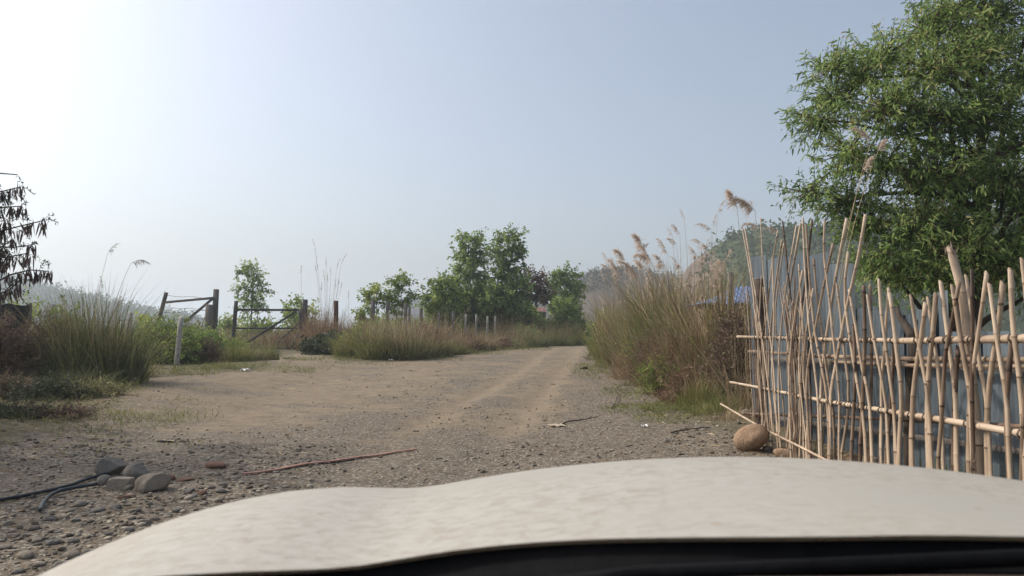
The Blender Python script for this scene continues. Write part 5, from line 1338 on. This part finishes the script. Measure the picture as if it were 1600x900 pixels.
tree("large_tree", "large dense leafy tree with narrow drooping leaves rising behind the metal sheets", TB, P(1540, -40, Yt),
     [lobe(a, b, Yt, c, d, e, .9) for a, b, c, d, e in LB], 3500, 24, .118, .25, M['acacia'], spray=.48, trunk_r=.17, seed=7, droop=.35, six=True, shell=.35,
     stems=[P(1420, 60, Yt), P(1480, 160, Yt - .5), P(1600, 60, Yt + .3)])
for k, (b, tp, lab) in enumerate([((1362, 218), (1330, 203), "topmost fuzzy brown plume in front of the large tree"), ((1372, 236), (1385, 220), "middle fuzzy brown plume in front of the large tree"), ((1350, 268), (1364, 246), "lowest fuzzy brown plume in front of the large tree")]):
    pb, pt = P(*b, 9.2), P(*tp, 9.2); root = on_ground(FX(8.9) + .35, 8.9 + .1 * k)
    t = thing("reed_plume", lab, "reed plume", root, "fuzzy plumes before the large tree")
    plume_on(t, pb, pt, root, M['plume'], np.random.default_rng(50 + k), 420, .085, .006, .55)

# ------------------------------------------------------------ low grass on the ground
def ground_grass():
    r = np.random.default_rng(31); mb = MB()
    patches = [((60, 640), 2.6, 1.6, 700, .16), ((90, 690), 2.0, .9, 300, .08), ((150, 655), 1.3, 1.0, 320, .10), ((40, 615), 2.5, 1.5, 700, .24), ((240, 628), 1.8, .9, 330, .05), ((205, 655), 1.1, .8, 200, .05), ((300, 625), .8, .5, 90, .04), ((235, 605), 1.6, .4, 260, .06),
               ((1010, 640), .9, 1.2, 900, .09), ((1040, 655), .6, .7, 500, .08), ((940, 575), .8, 2.2, 700, .12), ((1080, 640), 1.0, 1.0, 800, .14), ((1120, 625), 1.2, 1.2, 900, .2), ((960, 605), .5, 1.0, 300, .08), ((905, 572), .6, 1.5, 250, .07),
               ((400, 575), 2.2, .8, 800, .22), ((330, 578), 2.5, .6, 800, .22), ((230, 585), 2.0, .8, 800, .25), ((505, 562), 1.4, .6, 400, .18), ((600, 560), 3.0, .8, 1200, .25), ((700, 553), 3.0, 1.0, 900, .25), ((780, 547), 3.0, 1.5, 800, .25), ((445, 570), 1.6, .6, 260, .10), ((560, 570), 3.0, .7, 420, .10), ((650, 563), 3.0, .8, 420, .10), ((930, 585), .8, 2.0, 420, .10), ((985, 615), .7, 1.2, 420, .10), ((1045, 640), .6, .8, 420, .10), ((150, 640), 2.2, 1.0, 520, .14), ((20, 665), 1.6, 1.4, 600, .10), ((470, 575), .9, .5, 100, .08), ((530, 574), .8, .4, 90, .07)]
    for (q, rx, ry, n, h) in patches:
        c = G(*q); x, y = scatter_disc(c[0], c[1], rx, ry, n, r, .55)
        k = noise(x, y, .5, 9) + noise(x, y, .17, 6) * .5 > .62 + .12 * r.uniform(-1, 1, n); x, y = x[k], y[k]; n = len(x)
        blades(mb, np.stack([x, y, H(x, y) - .005], -1), h * r.uniform(.4, 1.4, n), r.normal(size=(n, 2)), np.abs(r.normal(.6, .3, n)), np.full(n, .009) * r.uniform(.6, 1.4, n) * (1 + y / 40), np.clip(.45 * noise(x, y, .8, 3) + .4 * r.uniform(0, 1, n), 0, 1), r, seg=3)
    obj("ground_grass", mb, M['blade'], kind='stuff')
    mb = MB()                                        # fallen stalks, leaves and chips along the verges
    n = 5200; y = 5.5 * (32 / 5.5) ** r.uniform(0, 1, n); x = r.uniform(-.72, .5, n) * y
    sd = poly_dist(road_poly, x, y); k = r.uniform(0, 1, n) < np.where(sd > -.5, .8, .07); x, y = x[k], y[k]; n = len(x)
    a = r.uniform(0, 6.28, n)
    leaf_quads(mb, np.stack([x, y, H(x, y) + .012], -1), np.stack([np.cos(a), np.sin(a), r.normal(.06, .08, n)], -1), r.uniform(.03, .16, n) * (1 + y / 40), .14, r.uniform(0, 1, n), r)
    obj("leaf_litter", mb, M['blade_dry'], kind='stuff')
    # open field of dry grass behind the fences
    mb = MB(); n = 16000
    y = r.uniform(40, 120, n); x = r.uniform(-.95, .02, n) * y
    sd = poly_dist(road_poly, x, y); k = (sd > 1.0) & ((x < -.15 * y) | (y > 62)); x, y = x[k], y[k]; n = len(x)
    blades(mb, np.stack([x, y, H(x, y)], -1), r.uniform(.6, 1.5, n) * (1 + .4 * (noise(x, y, 9, 4) - .5)) + .022 * np.maximum(y - 60, 0), r.normal(size=(n, 2)), np.abs(r.normal(.3, .2, n)), np.full(n, .05) * (1 + y / 80), np.clip(noise(x, y, 7, 2) + r.normal(0, .15, n), 0, 1), r, seg=2)
    n = 9000; y = r.uniform(10, 90, n); x = SX(y) + 1.2 + r.uniform(0, 1, n) ** 1.4 * 45
    k = (poly_dist(road_poly, x, y) > 2.5) & (x > 4.6 + .1 * y) & ((y < 34) | (x > 12)); x, y = x[k], y[k]; n = len(x)
    blades(mb, np.stack([x, y, H(x, y)], -1), r.uniform(.4, 1.2, n), r.normal(size=(n, 2)), np.abs(r.normal(.4, .25, n)), np.full(n, .04) * (1 + y / 80), np.clip(noise(x, y, 5, 2) + r.normal(0, .15, n), 0, 1), r, seg=2)
    obj("field_grass", mb, M['blade_mix'], kind='stuff')
ground_grass()
for k, (x0, y0, x1, y1, Y0, lab) in enumerate([(244, 692, 280, 689, 0, "pale stick lying on the near dust left of the track"), (955, 640, 968, 614, 0, "thin dark stick leaning on the right verge"), (880, 664, 935, 654, 0, "thin dark stick lying along the right of the track"), (640, 580, 690, 581, 0, "thin dark stick on the tan dust far up the track"), (1048, 678, 1108, 671, 0, "dry twig lying left of the boulder")]):
    a, b = G(x0, y0), G(x1, y1); c = wobble(a + [0, 0, .02], b + [0, 0, .03], 8, .025)
    mb = MB(); tube(mb, c, np.linspace(.014, .006, 8), 5, .3)
    for q in (3, 5): tube(mb, [c[q], c[q] + (c[q+1] - c[q]) * 1.2 + [0, .06, .03]], [.006, .002], 4, .3)
    tag(obj("stick", mb, M['timber_pale' if k in (0,) else 'twig'], smooth=True), lab, "stick", "fallen sticks")

# ------------------------------------------------------------ the car the picture is taken from
car = thing("car", "dusty white car bonnet with black cowl in the foreground", "car", (.35, 1.0, 0))
UC = .352
OUT = [(.68, .935), (.84, .90), (.99, .80), (1.09, .70), (1.16, .60), (1.22, .46), (1.255, .28), (1.268, .0)]
od = np.array([o[0] for o in OUT]); ou = np.array([o[1] for o in OUT])
def hood_z(u, d):
    a = np.abs(u)
    crown = 1.333 - .052 * (a / .496) ** 2
    sh = 1.287 - np.where(a < .616, .95, .80) * (a - .616) ** 2
    k = 110.0
    z = np.log(np.exp(k * (crown - 1.2)) + np.exp(k * (sh - 1.2))) / k + 1.2 - .004
    return z - .26 * np.maximum(d - .86, 0) ** 2
def hood_mesh():
    dd = np.concatenate([np.linspace(.63, 1.16, 28), 1.16 + (1.2679 - 1.16) * np.sin(np.linspace(0, np.pi / 2, 22))[1:]])
    ue = np.interp(dd, od, ou)
    fine = 1 - np.linspace(0, 1, 2001) ** 2
    tt = np.clip((dd - .63) / (1.268 - .63), 0, 1); ue = .945 * (1 - tt ** 2.75) ** (1 / 1.75)
    nv = 81; v = np.linspace(-1, 1, nv)
    Uu = v[None] * ue[:, None]; D = dd[:, None] + .080 * sstep(.05, .46, np.abs(Uu)) * (1 - .45 * sstep(.46, .64, np.abs(Uu))) * (1 - tt[:, None]) ** 3
    Z = hood_z(Uu, D)
    n = len(dd)
    i = np.arange(n - 1)[:, None] * nv; j = np.arange(nv - 1)[None]
    q = np.stack([i + j, i + j + 1, i + nv + j + 1, i + nv + j], -1).reshape(-1, 4)
    mb = MB(); mb.add(np.stack([Uu + UC, D, Z], -1).reshape(-1, 3), q, .5)
    # rounded nose and flanks rolling down from the bonnet's outline
    de = dd + .080 * sstep(.05, .46, ue) * (1 - .45 * sstep(.46, .64, ue)) * (1 - tt) ** 3
    ol = np.stack([np.concatenate([-ue, ue[::-1][1:]]), np.concatenate([de, de[::-1][1:]])], -1)
    tg = norm(np.gradient(ol, axis=0)); nr = np.stack([-tg[:, 1], tg[:, 0]], -1)
    z0 = hood_z(ol[:, 0], ol[:, 1])
    prof = [(0, 0), (.02, .003), (.05, .014), (.09, .035), (.13, .066), (.165, .105), (.19, .15), (.21, .21), (.225, .30), (.23, .42), (.225, .56), (.20, .68)]
    rings = []
    wgt = .25 + .75 * sstep(.68, 1.12, ol[:, 1])
    for s, dz in prof:
        rings.append(np.stack([ol[:, 0] + nr[:, 0] * s * .75 * wgt + UC, ol[:, 1] + nr[:, 1] * s * wgt, z0 * (1 - min(1, dz / .3)) + (1.22) * min(1, dz / .3) - dz], -1))
    m = len(ol); V = np.concatenate(rings)
    i = np.arange(len(prof) - 1)[:, None] * m; j = np.arange(m - 1)[None]
    q2 = np.stack([i + j, i + j + 1, i + m + j + 1, i + m + j], -1).reshape(-1, 4)
    return mb, V, q2
mb, V, q2 = hood_mesh()
obj("bonnet", mb, M['paint'], car, True)
mb = MB(); mb.add(V, q2[:, ::-1], .5); obj("front_wing", mb, M['paint'], car, True)
def strip(name, mat, prof, x0=-.57, x1=1.27, bow=.02, n=40):
    xs = np.linspace(x0, x1, n); c = (xs - UC) / 1.1
    V = np.concatenate([np.stack([xs, d + .080 * sstep(.05, .46, np.abs(xs - UC)) * (1 - .45 * sstep(.46, .64, np.abs(xs - UC))), z + hood_z(xs - UC, .68) - hood_z(0, .68)], -1) for d, z in prof])
    i = np.arange(len(prof) - 1)[:, None] * n; j = np.arange(n - 1)[None]
    q = np.stack([i + j, i + j + 1, i + n + j + 1, i + n + j], -1).reshape(-1, 4)
    mb = MB(); mb.add(V, q, .5); return obj(name, mb, M[mat], car, True)
strip("cowl_panel", 'black_plastic', [(.642, 1.322), (.634, 1.319), (.626, 1.308), (.612, 1.305), (.602, 1.307), (.593, 1.302)])
strip("reflection_strip", 'tan_reflection', [(.5925, 1.298), (.590, 1.309), (.578, 1.312), (.572, 1.303)])  # brown reflection line below the cowl, painted as a tan strip
strip("dashboard", 'dash', [(.5715, 1.303), (.563, 1.307), (.50, 1.30), (.40, 1.28), (.28, 1.25), (.22, 1.19), (.20, 1.0)])
mb = MB(); tube(mb, [(-.15, .585, 1.280), (.1, .602, 1.305), (.45, .606, 1.319), (.75, .596, 1.305)], [.006, .007, .007, .005], 6, .5); obj("wiper", mb, M['black_plastic'], car, True)
for s in (-1, 1):
    w = UC + s * .86
    mb = MB(); a = np.linspace(0, 2*np.pi, 29)[:-1]; V = []
    for dx, rr_ in ((-.11, .25), (-.11, .33), (-.07, .355), (.07, .355), (.11, .33), (.11, .25)):
        V.append(np.stack([np.full(28, w + dx), .95 + np.cos(a) * rr_, .355 + np.sin(a) * rr_], -1))
    V = np.concatenate(V); q = np.array([[k*28+j, k*28+(j+1) % 28, (k+1)*28+(j+1) % 28, (k+1)*28+j] for k in range(5) for j in range(28)])
    mb.add(V, q, .5); wl_ = obj("wheel", mb, M['rubber'], car, True)
    mb = MB(); tube(mb, [(w - .09, .95, .355), (w + .09, .95, .355)], .25, 24, .5); obj("rim", mb, M['alloy'], wl_)

# ------------------------------------------------------------ haze
hz = bpy.data.materials.new("haze_air"); hz.use_nodes = True
nn, ll = hz.node_tree.nodes, hz.node_tree.links
nn.remove(nn["Principled BSDF"])
pv = nn.new("ShaderNodeVolumePrincipled")
pv.inputs["Color"].default_value = (.80, .895, .98, 1)
pv.inputs["Density"].default_value = .00095
pv.inputs["Anisotropy"].default_value = .4
ll.new(pv.outputs[0], nn["Material Output"].inputs["Volume"])
mb = MB()
lo, hi = np.array([-3300, -3300, -14.0]), np.array([3300, 3300, 110.0])
V = np.array([[x, y, z] for z in (lo[2], hi[2]) for y in (lo[1], hi[1]) for x in (lo[0], hi[0])])
mb.add(V, np.array([[0, 2, 3, 1], [4, 5, 7, 6], [0, 1, 5, 4], [2, 6, 7, 3], [0, 4, 6, 2], [1, 3, 7, 5]]), .5)
hob = obj("haze", mb, hz, kind='stuff')
